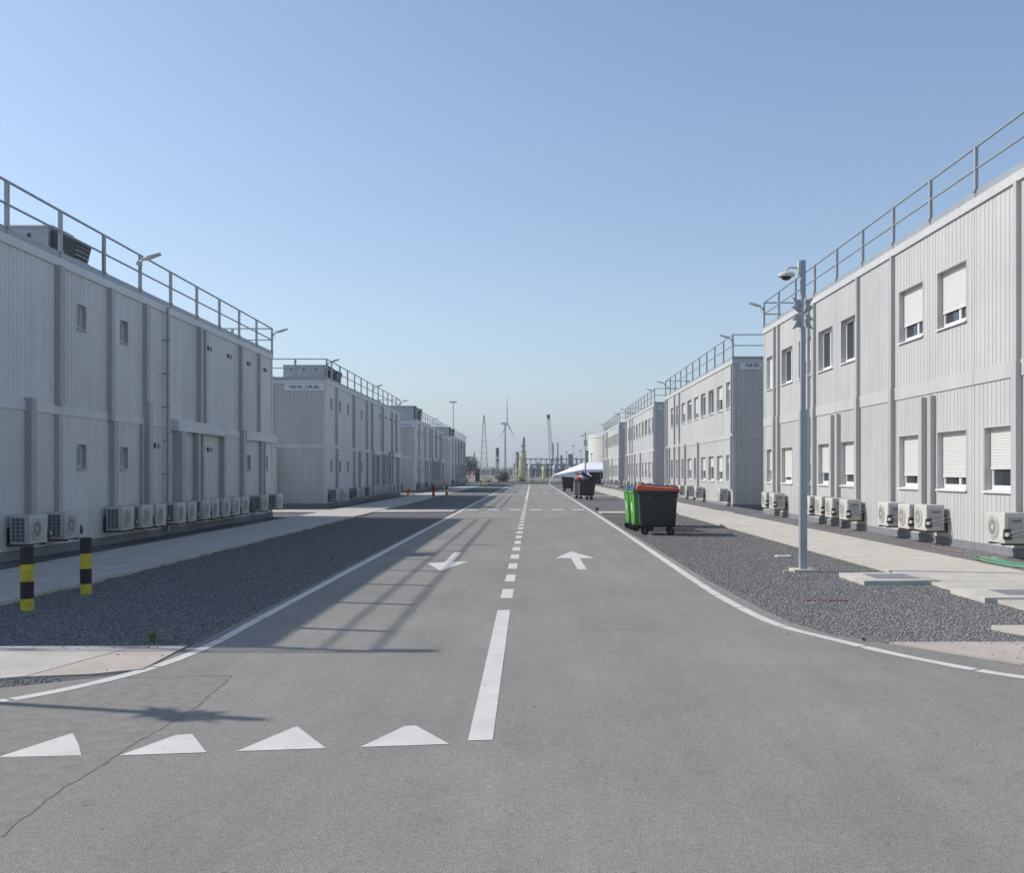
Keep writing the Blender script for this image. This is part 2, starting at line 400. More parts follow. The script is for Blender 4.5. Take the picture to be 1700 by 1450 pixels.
for i, yy in enumerate((39.8, 68.3, 97.3)):
    par = tag(empty('cross_path'), 'pale concrete path across the %s gap in the right row' % ORD[i], kind='structure')
    slab_poly('slab', [(2.7, yy), (5.67, yy), (5.67, yy + 2.1), (2.7, yy + 2.1)], .045, CONCP, par)
    slab_poly('slab', [(7.81, yy), (22, yy), (22, yy + 2.0), (7.81, yy + 2.0)], .06, CONC, par)

# ------------------------------------------------------------------ modular blocks
def panel(mp, u0, u1, z0, z1, holes, pitch, name, m, parent, depth=.011, seed=0):
    r = random.Random(seed)
    prof = [(u0 + .003, -.03), (u0 + .008, 0)]; u = u0 + pitch * .7
    while u < u1 - pitch * .4:
        gj = u + r.uniform(-.012, .012)
        prof += [(gj - .014, 0), (gj - .006, -depth), (gj + .006, -depth), (gj + .014, 0)]
        u += pitch * r.choice((.92, 1, 1, 1.1))
    prof += [(u1 - .008, 0), (u1 - .003, -.03)]
    for (a, b, c, d) in holes:
        prof = [p for p in prof if not (a - .02 < p[0] < a + .02 or b - .02 < p[0] < b + .02)] + [(a, 0), (b, 0)]
    prof.sort()
    zs = sorted({z0, z1, *[h[2] for h in holes], *[h[3] for h in holes]})
    M_ = MB(); nz = len(zs)
    M_.v = [mp(u, o, z) for u, o in prof for z in zs]
    for i in range(len(prof) - 1):
        um = (prof[i][0] + prof[i + 1][0]) / 2
        for j in range(nz - 1):
            zm = (zs[j] + zs[j + 1]) / 2
            if any(a < um < b and c < zm < d for a, b, c, d in holes): continue
            M_.f.append((i * nz + j, (i + 1) * nz + j, (i + 1) * nz + j + 1, i * nz + j + 1))
    return M_.build(name, m, parent)

WC = {}
def cached(key, fn):
    if key not in WC: WC[key] = fn()
    return WC[key]
def window(parent, n, u, z, wd, h, shut, big):
    dp = .15 if big else .11
    loc = (0, u, z)
    def bx(*a):      # out, u, z box in window coordinates
        o0, o1, *r = a
        return (min(n * o0, n * o1), max(n * o0, n * o1), *r)
    def reveal():
        b = MB(); t = .02
        b.box(*bx(-dp, .006, -wd / 2 - t, -wd / 2, -t, h + t)); b.box(*bx(-dp, .006, wd / 2, wd / 2 + t, -t, h + t))
        b.box(*bx(-dp, .006, -wd / 2, wd / 2, h, h + t)); b.box(*bx(-dp, .006, -wd / 2, wd / 2, -t, 0)); return b.mesh('window', TRIM if big else DUCT)  # small jambs use the darker grey, painting in the recess shade
    win = link('window', cached(('rev', n, wd, h), reveal), parent, loc)
    fw = .08 if big else .045
    def frame():
        b = MB(); o0, o1 = -dp - .04, -dp + .02
        b.box(*bx(o0, o1, -wd / 2, -wd / 2 + fw, 0, h)); b.box(*bx(o0, o1, wd / 2 - fw, wd / 2, 0, h))
        b.box(*bx(o0, o1, -wd / 2 + fw, wd / 2 - fw, 0, fw * 1.3)); b.box(*bx(o0, o1, -wd / 2 + fw, wd / 2 - fw, h - fw, h))
        if big:
            mu = -.12
            b.box(*bx(o0, o1 + .004, mu - .045, mu + .045, fw * 1.3, h - fw))
        return b.mesh('frame', PVC)
    link('frame', cached(('fr', n, wd, h), frame), win)
    mu = -.12
    panes = ((-wd / 2 + fw, mu - .045), (mu + .045, wd / 2 - fw)) if big else ((-wd / 2 + fw, wd / 2 - fw),)
    for i, (a, b_) in enumerate(panes):
        link('glass_pane', cached(('gl', n, wd, h, i), lambda: MB().box(*bx(-dp - .022, -dp - .012, a, b_, fw * 1.3, h - fw)).mesh('glass_pane', GLASS if big else GLASSL)), win)
    if big and shut > 0:
        def sh():
            b = MB(); H = shut * h; ns = max(2, int(H / .052)); st = H / ns
            for k in range(ns):
                zt = h - k * st
                b.box(*bx(-dp + .022, -dp + .042, -wd / 2 + .012, wd / 2 - .012, zt - st + .006, zt - .001))
                b.box(*bx(-dp + .022, -dp + .032, -wd / 2 + .012, wd / 2 - .012, zt - st, zt - st + .006))
            b.box(*bx(-dp + .018, -dp + .05, -wd / 2 + .012, wd / 2 - .012, h - H - .035, h - H)); return b.mesh('shutter', SHUT)
        link('shutter', cached(('sh', n, wd, h, shut), sh), win)
    def sill():
        b = MB(); a, c = -wd / 2 - .03, wd / 2 + .03
        o0, o1 = -dp + .02, .045
        b.add([(n * o0, a, .03), (n * o1, a, -.005), (n * o1, c, -.005), (n * o0, c, .03), (n * o0, a, .0), (n * o1, a, -.035), (n * o1, c, -.035), (n * o0, c, .0)],
              [(0, 1, 2, 3), (4, 7, 6, 5), (0, 4, 5, 1), (1, 5, 6, 2), (2, 6, 7, 3), (3, 7, 4, 0)]); return b.mesh('sill', PVC if big else TRIM)
    link('sill', cached(('si', n, wd, h), sill), win)
    return win

def block(name, label, group, X, Y0, L, n, zb, zband, bandh, zf, rail_top, W, mods, pitch, wins, ducts, post_pitch, pipe=None, vents=(), trunk=(), smallw=None, annex=None):
    """n: +1 wall faces +X (left row), -1 faces -X (right row). wins: (storey, u, shutter). ducts: (u, z0, z1, width, depth)."""
    root = tag(empty(name, (X, Y0, 0)), label, 'building', group)
    big = n < 0; WL = WALL if big else WALL_LIFTED; TR = TRIM if big else TRIM_LIFTED
    fac = lambda u, o, z: (n * o, u, z)
    zb2 = zband + bandh
    def bx(o0, o1, *r): return (min(n * o0, n * o1), max(n * o0, n * o1), *r)
    wz = (smallw if smallw else {})
    ws, hs = (1.42, wz['h']) if big else (.42, .5)
    sd = int(abs(X) * 100 + Y0)
    for i in range(len(mods) - 1):
        a, b = mods[i], mods[i + 1]
        for st, (z0, z1) in enumerate(((zb, zband), (zb2, zf))):
            zz = wz['z'][st]
            holes = [(u - ws / 2, u + ws / 2, zz, zz + hs) for (s, u, sh) in wins if s == st and a < u < b]
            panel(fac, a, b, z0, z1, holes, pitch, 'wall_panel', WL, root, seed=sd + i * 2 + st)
    for (s, u, sh) in wins: window(root, n, u, wz['z'][s], ws, hs, sh, big)
    # end walls and back
    nW = max(2, round(W / 2.45)); dw = W / nW
    for i in range(nW):
        for st, (z0, z1) in enumerate(((zb, zband), (zb2, zf))):
            panel(lambda u, o, z: (-n * u, -o, z), i * dw, (i + 1) * dw, z0, z1, [], .19, 'end_panel', WALL, root, seed=sd + 90 + i)  # left ends keep the darker grey, so their dimmer light is painted
            panel(lambda u, o, z: (-n * u, L + o, z), i * dw, (i + 1) * dw, z0, z1, [], .4, 'end_panel', WALL, root, seed=sd + 190 + i)
    MB().box(*bx(-W, -W + .04, .01, L - .01, zb, zf)).build('back_wall', WALLB, root)
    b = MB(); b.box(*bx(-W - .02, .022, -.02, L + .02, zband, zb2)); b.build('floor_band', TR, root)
    for u in np.arange(mods[0], mods[-1], (mods[2] - mods[0])):
        MB().box(*bx(.022, .027, u + .005, u + .012, zband + .01, zb2 - .01)).build('band_joint', DUCT, root)
    MB().box(*bx(-W - .03, .03, -.03, L + .03, -.05, zb)).build('plinth', PLIN, root)
    for (o, u) in ((0, 0), (0, L), (-W, 0), (-W, L)):
        so_ = 1 if o == 0 else -1; su = -1 if u == 0 else 1
        oo = sorted((o + so_ * .014, o - so_ * .13)); uu = sorted((u + su * .014, u - su * .13))
        for z0, z1 in ((zb, zband), (zb2, zf)):
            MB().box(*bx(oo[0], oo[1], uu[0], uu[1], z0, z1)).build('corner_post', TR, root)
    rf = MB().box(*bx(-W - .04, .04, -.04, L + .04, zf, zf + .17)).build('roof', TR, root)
    zt = zf + .31
    for (o0, o1, a, c) in ((-.03, .015, -.015, L + .015), (-W - .015, -W + .03, -.015, L + .015), (-W + .03, -.03, -.015, .03), (-W + .03, -.03, L - .03, L + .015)):
        MB().box(*bx(o0, o1, a, c, zf + .17, zt)).build('kerb_board', METAL, rf)
    # railing
    zm = zt + (rail_top - zt) * .5
    tr = MB(); tr.tube((n * -.0, 0, rail_top), (n * -.0, L, rail_top), .026); rl = tr.build('railing', METAL, root)
    for z_, r_ in ((zm, .023),):
        MB().tube((0, 0, z_), (0, L, z_), r_).build('rail', METAL, rl)
    for yy in (0, L):
        for z_, r_ in ((rail_top, .026), (zm, .023)):
            MB().tube((0, yy, z_), (-n * W, yy, z_), r_).build('rail', METAL, rl)
    for z_, r_ in ((rail_top, .026), (zm, .023)):
        MB().tube((-n * W, 0, z_), (-n * W, L, z_), r_).build('rail', METAL, rl)
    pm = cached(('post', zt, rail_top), lambda: MB().box(-.03, .03, -.045, .045, zf + .16, rail_top + .01).box(-.05, .05, -.055, .055, zt - .02, zt + .015).mesh('post', METAL))
    u = L - .02
    us = []
    while u > .5: us.append(u); u -= post_pitch
    us.append(.02)
    for u in us: link('post', pm, rl, (0, u, 0))
    pw = 1.45; k = 1
    while k * pw < W:
        for yy in (0, L): link('post', pm, rl, (-n * k * pw, yy, 0), (0, 0, R(90)))
        k += 1
    for u in us[::2]: link('post', pm, rl, (-n * W, u, 0))
    # ducts
    for (u, z0, z1, wd, dp) in ducts:
        b = MB().box(*bx(.0, dp, u - wd / 2, u + wd / 2, z0, z1)); b.build('cable_duct', DUCT, root)
    for (u0, u1, z0, z1, dp) in trunk:
        MB().box(*bx(.0, dp, u0, u1, z0, z1)).build('trunking', TR, root)
    if pipe:
        p = MB().tube((n * .12, pipe, .12), (n * .12, pipe, zf + .12), .042, seg=10).build('downpipe', METAL, root)
        for k in range(6):
            z_ = .7 + k * (zf - 1) / 5.5
            MB().box(*bx(0, .175, pipe - .055, pipe + .055, z_, z_ + .03)).build('bracket', METAL, p)
    for (u, z) in vents:
        MB().lathe([(.055, 0), (.07, .01), (.07, .03), (.03, .045)], 12).build('vent', DARKM, root, (0, u, z), (0, n * R(90), 0))
        MB().lathe([(.055, 0), (.07, .01), (.07, .03), (.03, .045)], 12).build('vent', ACM, root, (0, u + .3, z), (0, n * R(90), 0))
    if annex:
        for (a, c, z0, z1, dpt) in annex:
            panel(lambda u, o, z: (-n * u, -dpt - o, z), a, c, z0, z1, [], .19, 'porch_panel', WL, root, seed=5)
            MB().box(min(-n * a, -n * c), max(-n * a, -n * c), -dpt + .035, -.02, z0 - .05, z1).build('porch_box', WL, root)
    return root

LX, RX1, RX2 = -9.5, 8.5, 8.7
# ---- left row
zL = dict(z=(1.70, 4.64), h=.5)
LL = 26.4
modsL = [LL - 2.4 * i for i in range(11, -1, -1)]; modsL[0] = 0
BZ, BH, ZF = 2.78, .18, 5.75
def up(u, wd=.2, dp=.11): return (u, BZ + BH + .0, ZF, wd, dp)
def lo(u, wd=.2, dp=.11, top=BZ): return (u, .75, top, wd, dp)
o1 = 11.05
d1 = [up(20.5 - o1), (23 - o1, BZ, ZF, .2, .11), (25.1 - o1, 3.35, ZF, .2, .11), up(29.15 - o1, .22, .12), up(29.6 - o1, .1, .1), up(33.3 - o1), up(35.5 - o1)]
d1 += [(19.28 - o1, .75, 3.02, .2, .13), (20.45 - o1, .75, BZ, .16, .1), lo(23.1 - o1, .22, .13), lo(24.85 - o1, .1, .08), (25.15 - o1, .75, 3.35, .26, .16), (27.25 - o1, .75, 2.72, .34, .26), lo(28.8 - o1, .18, .16), lo(29.3 - o1, .16, .12),
       (31.2 - o1, .75, 3.05, .22, .16), (33.4 - o1, .75, 3.0, .24, .14), lo(35.7 - o1, .16, .12), lo(36.1 - o1, .14, .12), up(15.5 - o1), lo(15.7 - o1)]
trunk1 = [(26.95 - o1, 31.08 - o1, 2.72, 3.02, .2), (33.55 - o1, LL + .08, 2.70, 3.0, .16)]
winL1 = [(1, 21.6 - o1, 0), (1, 23.85 - o1, 0), (0, 21.6 - o1, 0), (0, 23.85 - o1, 0), (0, 34.35 - o1, 0), (0, 36.6 - o1, 0), (1, 13.4 - o1, 0), (0, 13.4 - o1, 0)]
ven1 = [(30.0 - o1, 5.27), (32.0 - o1, 5.27), (34.2 - o1, 5.27), (36.3 - o1, 5.27), (25.75 - o1, 2.3), (30.0 - o1, 2.3)]
L1 = block('modular_block', 'nearest shaded grey modular block on the left of the road', 'two storey modular blocks', LX, o1, LL, 1, .18, BZ, BH, ZF, 6.89, 12, modsL, .135, winL1, d1, 2.1, 26.4 - o1, ven1, trunk1, zL)
o2 = 47.4
d2 = [up(2.2), up(7.0), up(11.3), up(13.3), up(17.6), up(21.9), up(24.2), lo(2.3), lo(7.1), lo(8.9), lo(11.5), lo(13.6, .3, .2), lo(15.3, .2, .2), lo(17.8, .3, .2), lo(19.4), (20.6, .75, 3.0, .24, .16), lo(22.2), lo(24.4), lo(25.4)]
trunk2 = [(13.4, 16.3, 2.7, 3.0, .18), (22.0, LL + .08, 2.7, 3.0, .16)]
winL2 = [(s, u, 0) for s in (0, 1) for u in (1.1, 3.3, 5.5, 9.75, 11.95)]
ven2 = [(16.6, 5.2), (19.0, 5.2), (21.0, 5.2), (23.4, 5.2)]
L2 = block('modular_block', 'shaded left block with the N3-01_CR-02 sign on its end wall', 'two storey modular blocks', LX, o2, LL, 1, .2, BZ, BH, ZF, 6.89, 12, modsL, .16, winL2, d2, 2.1, 16.9, ven2, trunk2, zL,
           annex=[(2.25, 6.5, .25, 2.75, .35)])
L3 = copy_tree(L2); L3.location.y = 83.8; L3['label'] = 'third shaded grey block along the left row behind the hydrant'
L4 = copy_tree(L2); L4.location.y = 120.2; L4['label'] = 'farthest and smallest shaded grey block of the left row'
# ---- right row
LR = 22.3
mods1 = [LR - 2.23 * i for i in range(10, -1, -1)]
zR1 = dict(z=(1.27, 4.6), h=1.18)
q = 37.5 - LR
mid = [(mods1[i] + mods1[i + 1]) / 2 - .03 for i in range(10)]
# modules from the far end: 9 = farthest
w1 = [(1, mid[9], .9), (1, mid[8], 0), (1, mid[7], .55), (1, mid[6], 0), (1, mid[5], 0), (1, mid[3], .66), (1, mid[2], .70), (1, mid[0], .8),
      (0, mid[9], .6), (0, mid[8], .8), (0, mid[7], .45), (0, mid[6], .68), (0, mid[5], .72), (0, mid[3], .74), (0, mid[2], .76), (0, mid[1], .63), (0, mid[0], .8)]
B1, BH1, F1 = 3.3, .28, 6.7
def U1(y, wd=.11, dp=.085): return (y - q, B1 + BH1 - .02, F1, wd, dp)
def D1(y, top=B1 + BH1 - .03, wd=.19, dp=.11): return (y - q, .93, top, wd, dp)
dr1 = [U1(y) for y in (35.75, 35.15, 31.35, 30.7, 26.6, 24.05, 17.85)] + [D1(y) for y in (35.75, 35.15, 31.35, 30.7, 26.6, 24.05, 17.85)] + [D1(y, B1 - .06) for y in (28.85, 28.3, 22.15, 21.65)]
R1 = block('modular_block', 'nearest sunlit block on the right behind the camera pole', 'two storey modular blocks', RX1, q, LR, -1, .28, B1, BH1, F1, 7.85, 14, mods1, .17, w1, dr1, 2.234, None, (), (), zR1)
zR2 = dict(z=(1.23, 4.46), h=1.18)
mods2 = [max(0, LR - 2.28 * i) for i in range(10, -1, -1)]
mid2 = [45.15 - 44.3 + 2.28 * i for i in range(9)]
mods2 = [0] + [mid2[i] + 1.14 for i in range(8)] + [LR]
sh2 = [.25, .5, 0, .1, .7, .15, .5, .4, .3]; sh0 = [.3, .6, .4, .55, .1, .5, .35, .7, .2]
w2 = [(1, mid2[i], sh2[i]) for i in range(9)] + [(0, mid2[i], sh0[i]) for i in range(9)]
B2, BH2, F2 = 3.12, .2, 6.35
dr2 = [(u, B2 + BH2, F2, .12, .09) for u in (.12, 15.9, 17.95, 21.3, 22.0)] + [(u, .9, B2 + .1, .19, .11) for u in (.14, 9.1, 13.6, 15.9, 17.95, 20.2, 21.3, 22.0)]
R2 = block('modular_block', 'second sunlit block on the right with nine windows per floor', 'two storey modular blocks', RX2, 44.3, LR, -1, .25, B2, BH2, F2, 7.6, 14, mods2, .17, w2, dr2, 2.234, None, (), (), zR2)
R3 = copy_tree(R2); R3.location.y = 72.6; R3['label'] = 'third sunlit block along the right row'
R4 = copy_tree(R2); R4.location.y = 101.6; R4['label'] = 'farthest sunlit block of the right row beside the cream tank'

# ------------------------------------------------------------------ sign plates
def sign(text, loc, wd, h, label):
    root = tag(empty('sign_plate', loc), label, 'sign', 'block name signs')
    MB().box(-wd / 2, wd / 2, -.02, 0, -h / 2, h / 2).build('plate', SIGN, root)
    cu = bpy.data.curves.new('text', 'FONT'); cu.body = text; cu.size = h * .62; cu.align_x = 'CENTER'; cu.align_y = 'CENTER'; cu.extrude = .003
    cu.offset = .004
    t = bpy.data.objects.new('text', cu); C.objects.link(t)
    bpy.context.view_layer.update()
    me = bpy.data.meshes.new_from_object(t.evaluated_get(bpy.context.evaluated_depsgraph_get())); bpy.data.objects.remove(t)
    xs = [v.co.x for v in me.vertices]; k = wd * .74 / (max(xs) - min(xs))
    me.transform(Matrix.Scale(k, 4, (1, 0, 0)))
    me.materials.clear(); me.materials.append(INK)
    link('lettering', me, root, (0, -.0235, 0), (R(90), 0, 0))
sign('N3-01_CR-02', (-10.53, o2 - .016, 5.59), 1.85, .31, 'white plate reading N3-01_CR-02 on the end wall of the second left block')
sign('N3-01_CR-03', (-10.53, 83.8 - .016, 5.59), 1.85, .31, 'small half hidden name plate on the third left block')
sign('N3-01_CR-04', (-10.53, 120.2 - .016, 5.59), 1.85, .31, 'tiny name plate on the farthest left block')
sign('N3-01_CR-05', (9.92, 44.3 - .016, 6.26), 1.85, .32, 'white plate reading N3-01 cut off by the nearest right block')
sign('N3-01_CR-06', (9.92, 72.6 - .016, 6.26), 1.85, .32, 'small name plate on the third right block')
sign('N3-01_CR-07', (9.92, 101.6 - .016, 6.26), 1.85, .32, 'tiny name plate on the farthest right block')

# ------------------------------------------------------------------ air conditioning units (front faces +x, wall at x = 0)
def make_ac():
    root = empty('air_conditioner')
    x0, x1, h, hw = .10, .46, .53, .34
    MB().box(x0, x1, -hw, hw, 0.0, h).build('casing', AC, root, bevel=.014)
    b = MB(); b.box(x0 + .03, x1 - .09, -hw - .004, -hw + .002, .05, h - .05)
    gr = b.build('coil_grille', ACD, root)
    b = MB()
    for k in range(7):
        z = .05 + k * (h - .1) / 6
        b.box(x0 + .03, x1 - .09, -hw - .010, -hw - .003, z - .004, z + .004)
    for k in range(4):
        x = x0 + .03 + k * (x1 - x0 - .12) / 3
        b.box(x - .004, x + .004, -hw - .011, -hw - .003, .05, h - .05)
    b.build('wire', AC, gr)
    fan = MB().lathe([(.215, 0), (.215, .012), (.19, .016), (.185, .004), (.05, .006), (.045, .02), (.0, .022)], 24).build('fan_grille', ACF, root, (x1 - .002, -.10, h / 2 + .0), (0, R(90), 0))
    b = MB()
    for k in range(5):
        r0 = .06 + k * .028
        b.lathe([(r0 - .004, .010), (r0 + .004, .010), (r0 + .004, .018), (r0 - .004, .018)], 20)
    b.build('ring', AC, fan)
    MB().box(x1 - .003, x1 + .004, .15, .315, .05, h - .06).build('front_panel', AC, root)
    sp = MB().box(x0 + .05, x1 - .06, hw - .002, hw + .006, .1, h - .08).build('side_panel', ACM, root)
    MB().box(x0 + .08, x1 - .12, hw + .004, hw + .012, h - .16, h - .13).build('handle', ACD, sp)
    MB().frustum((x1 - .10, x1 + .03, hw - .02, hw + .06), (x1 - .09, x1 + .02, hw - .02, hw + .045), .07, .25).build('valve_cover', BLK, root, bevel=.012)
    MB().tube((x1 - .03, hw + .06, .16), (x1 + .02, hw + .11, .16), .035, seg=10).build('valve', AC, root)
    p = MB()
    for dz in (.12, .19):
        p.path([(x1 - .07, hw + .05, dz), (x1 - .10, hw + .09, dz + .01), (x0 + .05, hw + .09, dz + .06), (.02, hw + .07, dz + .10), (.0, hw + .06, dz + .11)], .008)
    p.build('pipe', ACM, root)
    for s in (-1, 1):
        MB().box(0, x1 + .01, s * .24 - .02, s * .24 + .02, -.035, -.003).box(0, .03, s * .24 - .02, s * .24 + .02, -.035, .3).build('bracket', DARKM, root)
    return root
ac0 = make_ac(); used = [False]
def place_ac(loc, rz, label, group):
    o = copy_tree(ac0) if used[0] else ac0
    used[0] = True
    o.location = loc; o.rotation_euler = (0, 0, rz); tag(o, label, 'air conditioner', group)
def ac_row(X, n, ys, z, where, group):
    for i, y in enumerate(ys):
        place_ac((X, y, z + rng.uniform(-.012, .012)), 0 if n > 0 else math.pi, '%s air conditioning unit from the camera along %s' % (ORD[i], where), group)
G = 'wall mounted air conditioning units'
ac_row(LX, 1, [18.78, 20.17, 22.95, 24.1, 25.0, 26.45, 27.3, 28.5, 29.3, 30.4, 31.4, 32.4, 34.8, 36.85], .32, 'the nearest left block', G)
yl2 = [.7, 2.0, 6.3, 7.6, 10.3, 11.9, 13.3, 14.6, 16.2, 17.6, 19.2, 20.9, 22.9, 25.2]
for o_, nm in ((o2, 'the second left block'), (83.8, 'the third left block'), (120.2, 'the farthest left block')):
    ac_row(LX, 1, [o_ + v for v in yl2], .33, nm, G)
ac_row(RX1, -1, [17.75, 21.2, 22.15, 23.45, 26.45, 27.75, 28.75, 29.95, 34.35, 35.5], .41, 'the nearest right block', G)
yr2 = [.9, 7.4, 10.6, 13.0, 16.9, 19.2]
for o_, nm in ((44.3, 'the second right block'), (72.6, 'the third right block'), (101.6, 'the farthest right block')):
    ac_row(RX2, -1, [o_ + v for v in yr2], .4, nm, G)

# ------------------------------------------------------------------ lamps on the railings (head points to +x)
def make_lamp():
    root = empty('railing_lamp')
    MB().tube((-.02, 0, -.10), (.16, 0, 0), .024).box(-.05, .05, -.045, .045, -.17, -.06).build('arm', METAL, root)
    b = MB(); b.add([(.12, -.07, -.03), (.12, .07, -.03), (.3, .11, .0), (.3, -.11, .0), (.66, -.09, .13), (.66, .09, .13),
                     (.12, -.06, .05), (.12, .06, .05), (.3, .10, .09), (.3, -.10, .09), (.66, -.08, .185), (.66, .08, .185)],
                    [(0, 1, 2, 3), (3, 2, 5, 4), (6, 9, 8, 7), (9, 10, 11, 8), (0, 6, 7, 1), (4, 5, 11, 10), (0, 3, 9, 6), (3, 4, 10, 9), (1, 7, 8, 2), (2, 8, 11, 5)])
    hd = b.build('head', AC, root, bevel=.01)
    MB().add([(.33, -.075, .001), (.33, .075, .001), (.62, .065, .106), (.62, -.065, .106)], [(0, 1, 2, 3)]).build('lens', LENS, hd)
    MB().path([(.12, .0, -.03), (.13, .0, -.16), (.05, 0, -.25), (-.01, 0, -.3)], .006, 5).build('cable', RUB, root)
    return root
lp0 = make_lamp(); lused = [False]
def lamp(x, y, z, rz, label):
    o = copy_tree(lp0) if lused[0] else lp0
    lused[0] = True
    o.location = (x, y, z - .15); o.rotation_euler = (0, 0, rz); o.scale = (.82, .82, .82); tag(o, label, 'lamp', 'lamps on the roof railings')
pos = ['near', 'middle', 'far']
for o_, nm in ((o1, 'nearest left'), (o2, 'second left'), (83.8, 'third left'), (120.2, 'farthest left')):
    ys = (o_ + .02, 24.66 if o_ == o1 else o_ + LL - .02 - 2.1 * 6, o_ + LL - .02)
    for i, y in enumerate(ys):
        lamp(LX + .03, y, 6.90, R(rng.uniform(-6, 6)), 'roof railing lamp at the %s end post of the %s block' % (pos[i], nm) if i != 1 else 'roof railing lamp halfway along the %s block' % nm)
for o_, nm, X_, zz in ((q, 'nearest right', RX1, 7.86), (44.3, 'second right', RX2, 7.61), (72.6, 'third right', RX2, 7.61), (101.6, 'farthest right', RX2, 7.61)):
    for i, y in enumerate((o_ + .02, o_ + LR - .02)):
        lamp(X_ - .03, y, zz, math.pi + R(rng.uniform(-6, 6)), 'roof railing lamp at the %s corner of the %s block' % (('near', 'far')[i], nm))

# ------------------------------------------------------------------ rooftop ventilation units
def roof_unit(x, y, z, label, wd=2.0, dp=1.9, h=.85):
    root = tag(empty('rooftop_unit', (x, y, z)), label, 'vent unit', 'rooftop ventilation units')
    MB().box(-wd / 2, wd / 2, 0, dp, .0, h).build('casing', METAL, root, bevel=.012)
    MB().box(-wd / 2 - .02, wd / 2 + .10, -.02, dp + .02, h, h + .04).build('cover', DUCT, root)
    for k in range(3):
        MB().box(-wd / 2 + .35 + k * .6, -wd / 2 + .43 + k * .6, -.015, 0, h - .22, h - .13).build('latch', DARKM, root)
    MB().box(-wd / 2 + .93, -wd / 2 + .96, -.012, 0, .02, h).build('seam', DUCT, root)
    e0 = .25 if dp > 1 else .1
    hd = MB(); hd.add([(wd / 2, e0, h - .05), (wd / 2 + .55, e0, h - .22), (wd / 2 + .42, e0, .12), (wd / 2, e0, .3), (wd / 2, dp - e0, h - .05), (wd / 2 + .55, dp - e0, h - .22), (wd / 2 + .42, dp - e0, .12), (wd / 2, dp - e0, .3)],
           [(0, 1, 2, 3), (7, 6, 5, 4), (0, 4, 5, 1), (1, 5, 6, 2), (2, 6, 7, 3), (3, 7, 4, 0)])
    h_ = hd.build('intake_hood', DARKM, root)
    for k in range(4):
        MB().box(wd / 2 + .43, wd / 2 + .52, e0 + .05, dp - e0 - .05, .2 + k * .1, .22 + k * .1).build('louvre', METAL, h_)
ZRF = ZF + .171
roof_unit(-11.15, 21.5, ZRF, 'boxy ventilation unit with dark hood on the nearest left roof', 2.0, .95)
roof_unit(-10.95, 49.2, ZRF, 'boxy ventilation unit behind the railing of the second left roof')
roof_unit(-14.2, 50.2, ZRF, 'dark low ventilation unit beside the boxy one on the second left roof', 1.7, 1.2, .6)
roof_unit(-10.9, 85.8, ZRF, 'boxy ventilation unit on the third left roof', 2.0, 1.9, 1.3)
roof_unit(-10.9, 122.4, ZRF, 'tiny boxy ventilation unit on the farthest left roof', 2.0, 1.9, 1.2)

# ------------------------------------------------------------------ camera poles
def cam_pole(x, y, label, H=5.05, cz=4.19, mast=True, z=.0):
    root = tag(empty('camera_pole', (x, y, z)), label, 'camera pole', 'camera poles beside the road')
    MB().box(-.19, .19, -.19, .19, -.03, .05).build('base_plate', CONC, root, bevel=.01)
    MB().box(-.057, .057, -.057, .057, .05, 2.63).build('lower_post', POLE, root, bevel=.008)
    MB().box(-.038, .038, -.038, .038, 2.60, H).build('upper_post', POLE, root, bevel=.006)
    MB().box(-.04, .04, -.0595, -.055, .55, 1.05).build('service_hatch', METAL, root)
    MB().box(-.08, -.036, -.045, .045, H - .24, H - .01).build('junction_box', AC, root, bevel=.008)
    ar = MB().path([(-.09, 0, H - .12), (-.2, 0, H - .115), (-.25, 0, H - .13), (-.268, 0, H - .17), (-.27, 0, H - .2)], .017, 8).build('camera_arm', AC, root)
    MB().lathe([(.03, .02), (.11, .0), (.135, -.03), (.135, -.062), (.10, -.068)], 20, (-.27, 0, H - .2)).build('camera_housing', AC, ar)
    MB().lathe([(.085, -.068), (.078, -.09), (.05, -.115), (.012, -.125)], 16, (-.27, 0, H - .2)).build('camera_dome', BLK, ar)
    half = [(.015, .235), (.085, .222), (.185, .268), (.135, .19), (.115, .14), (.105, .115), (.185, .108), (.135, .06), (.085, .02), (.015, .0)]
    ou = half + [(a, -b) for a, b in half[::-1][1:]]
    sp = None
    for k in range(4):
        b = MB(); nn = len(ou)
        b.add([(a, -.003, zz) for a, zz in ou] + [(a, .003, zz) for a, zz in ou], [tuple(range(nn)), tuple(range(nn, 2 * nn))[::-1]] + [(i, (i + 1) % nn, nn + (i + 1) % nn, nn + i) for i in range(nn)])
        b.build('spike_plate', POLE, root, (0, 0, cz), (0, 0, R(90 * k + 4)))
px, py = gp(1333, 950)
cam_pole(px, py, 'tall grey camera pole with spiked collar on the right gravel')
cam_pole(4.55, 87, 'small distant camera pole in front of the white tent')
cam_pole(-7.72, 8.05, 'camera pole just left of the view throwing a thin shadow on the asphalt', 5.05, 4.55, z=.05)

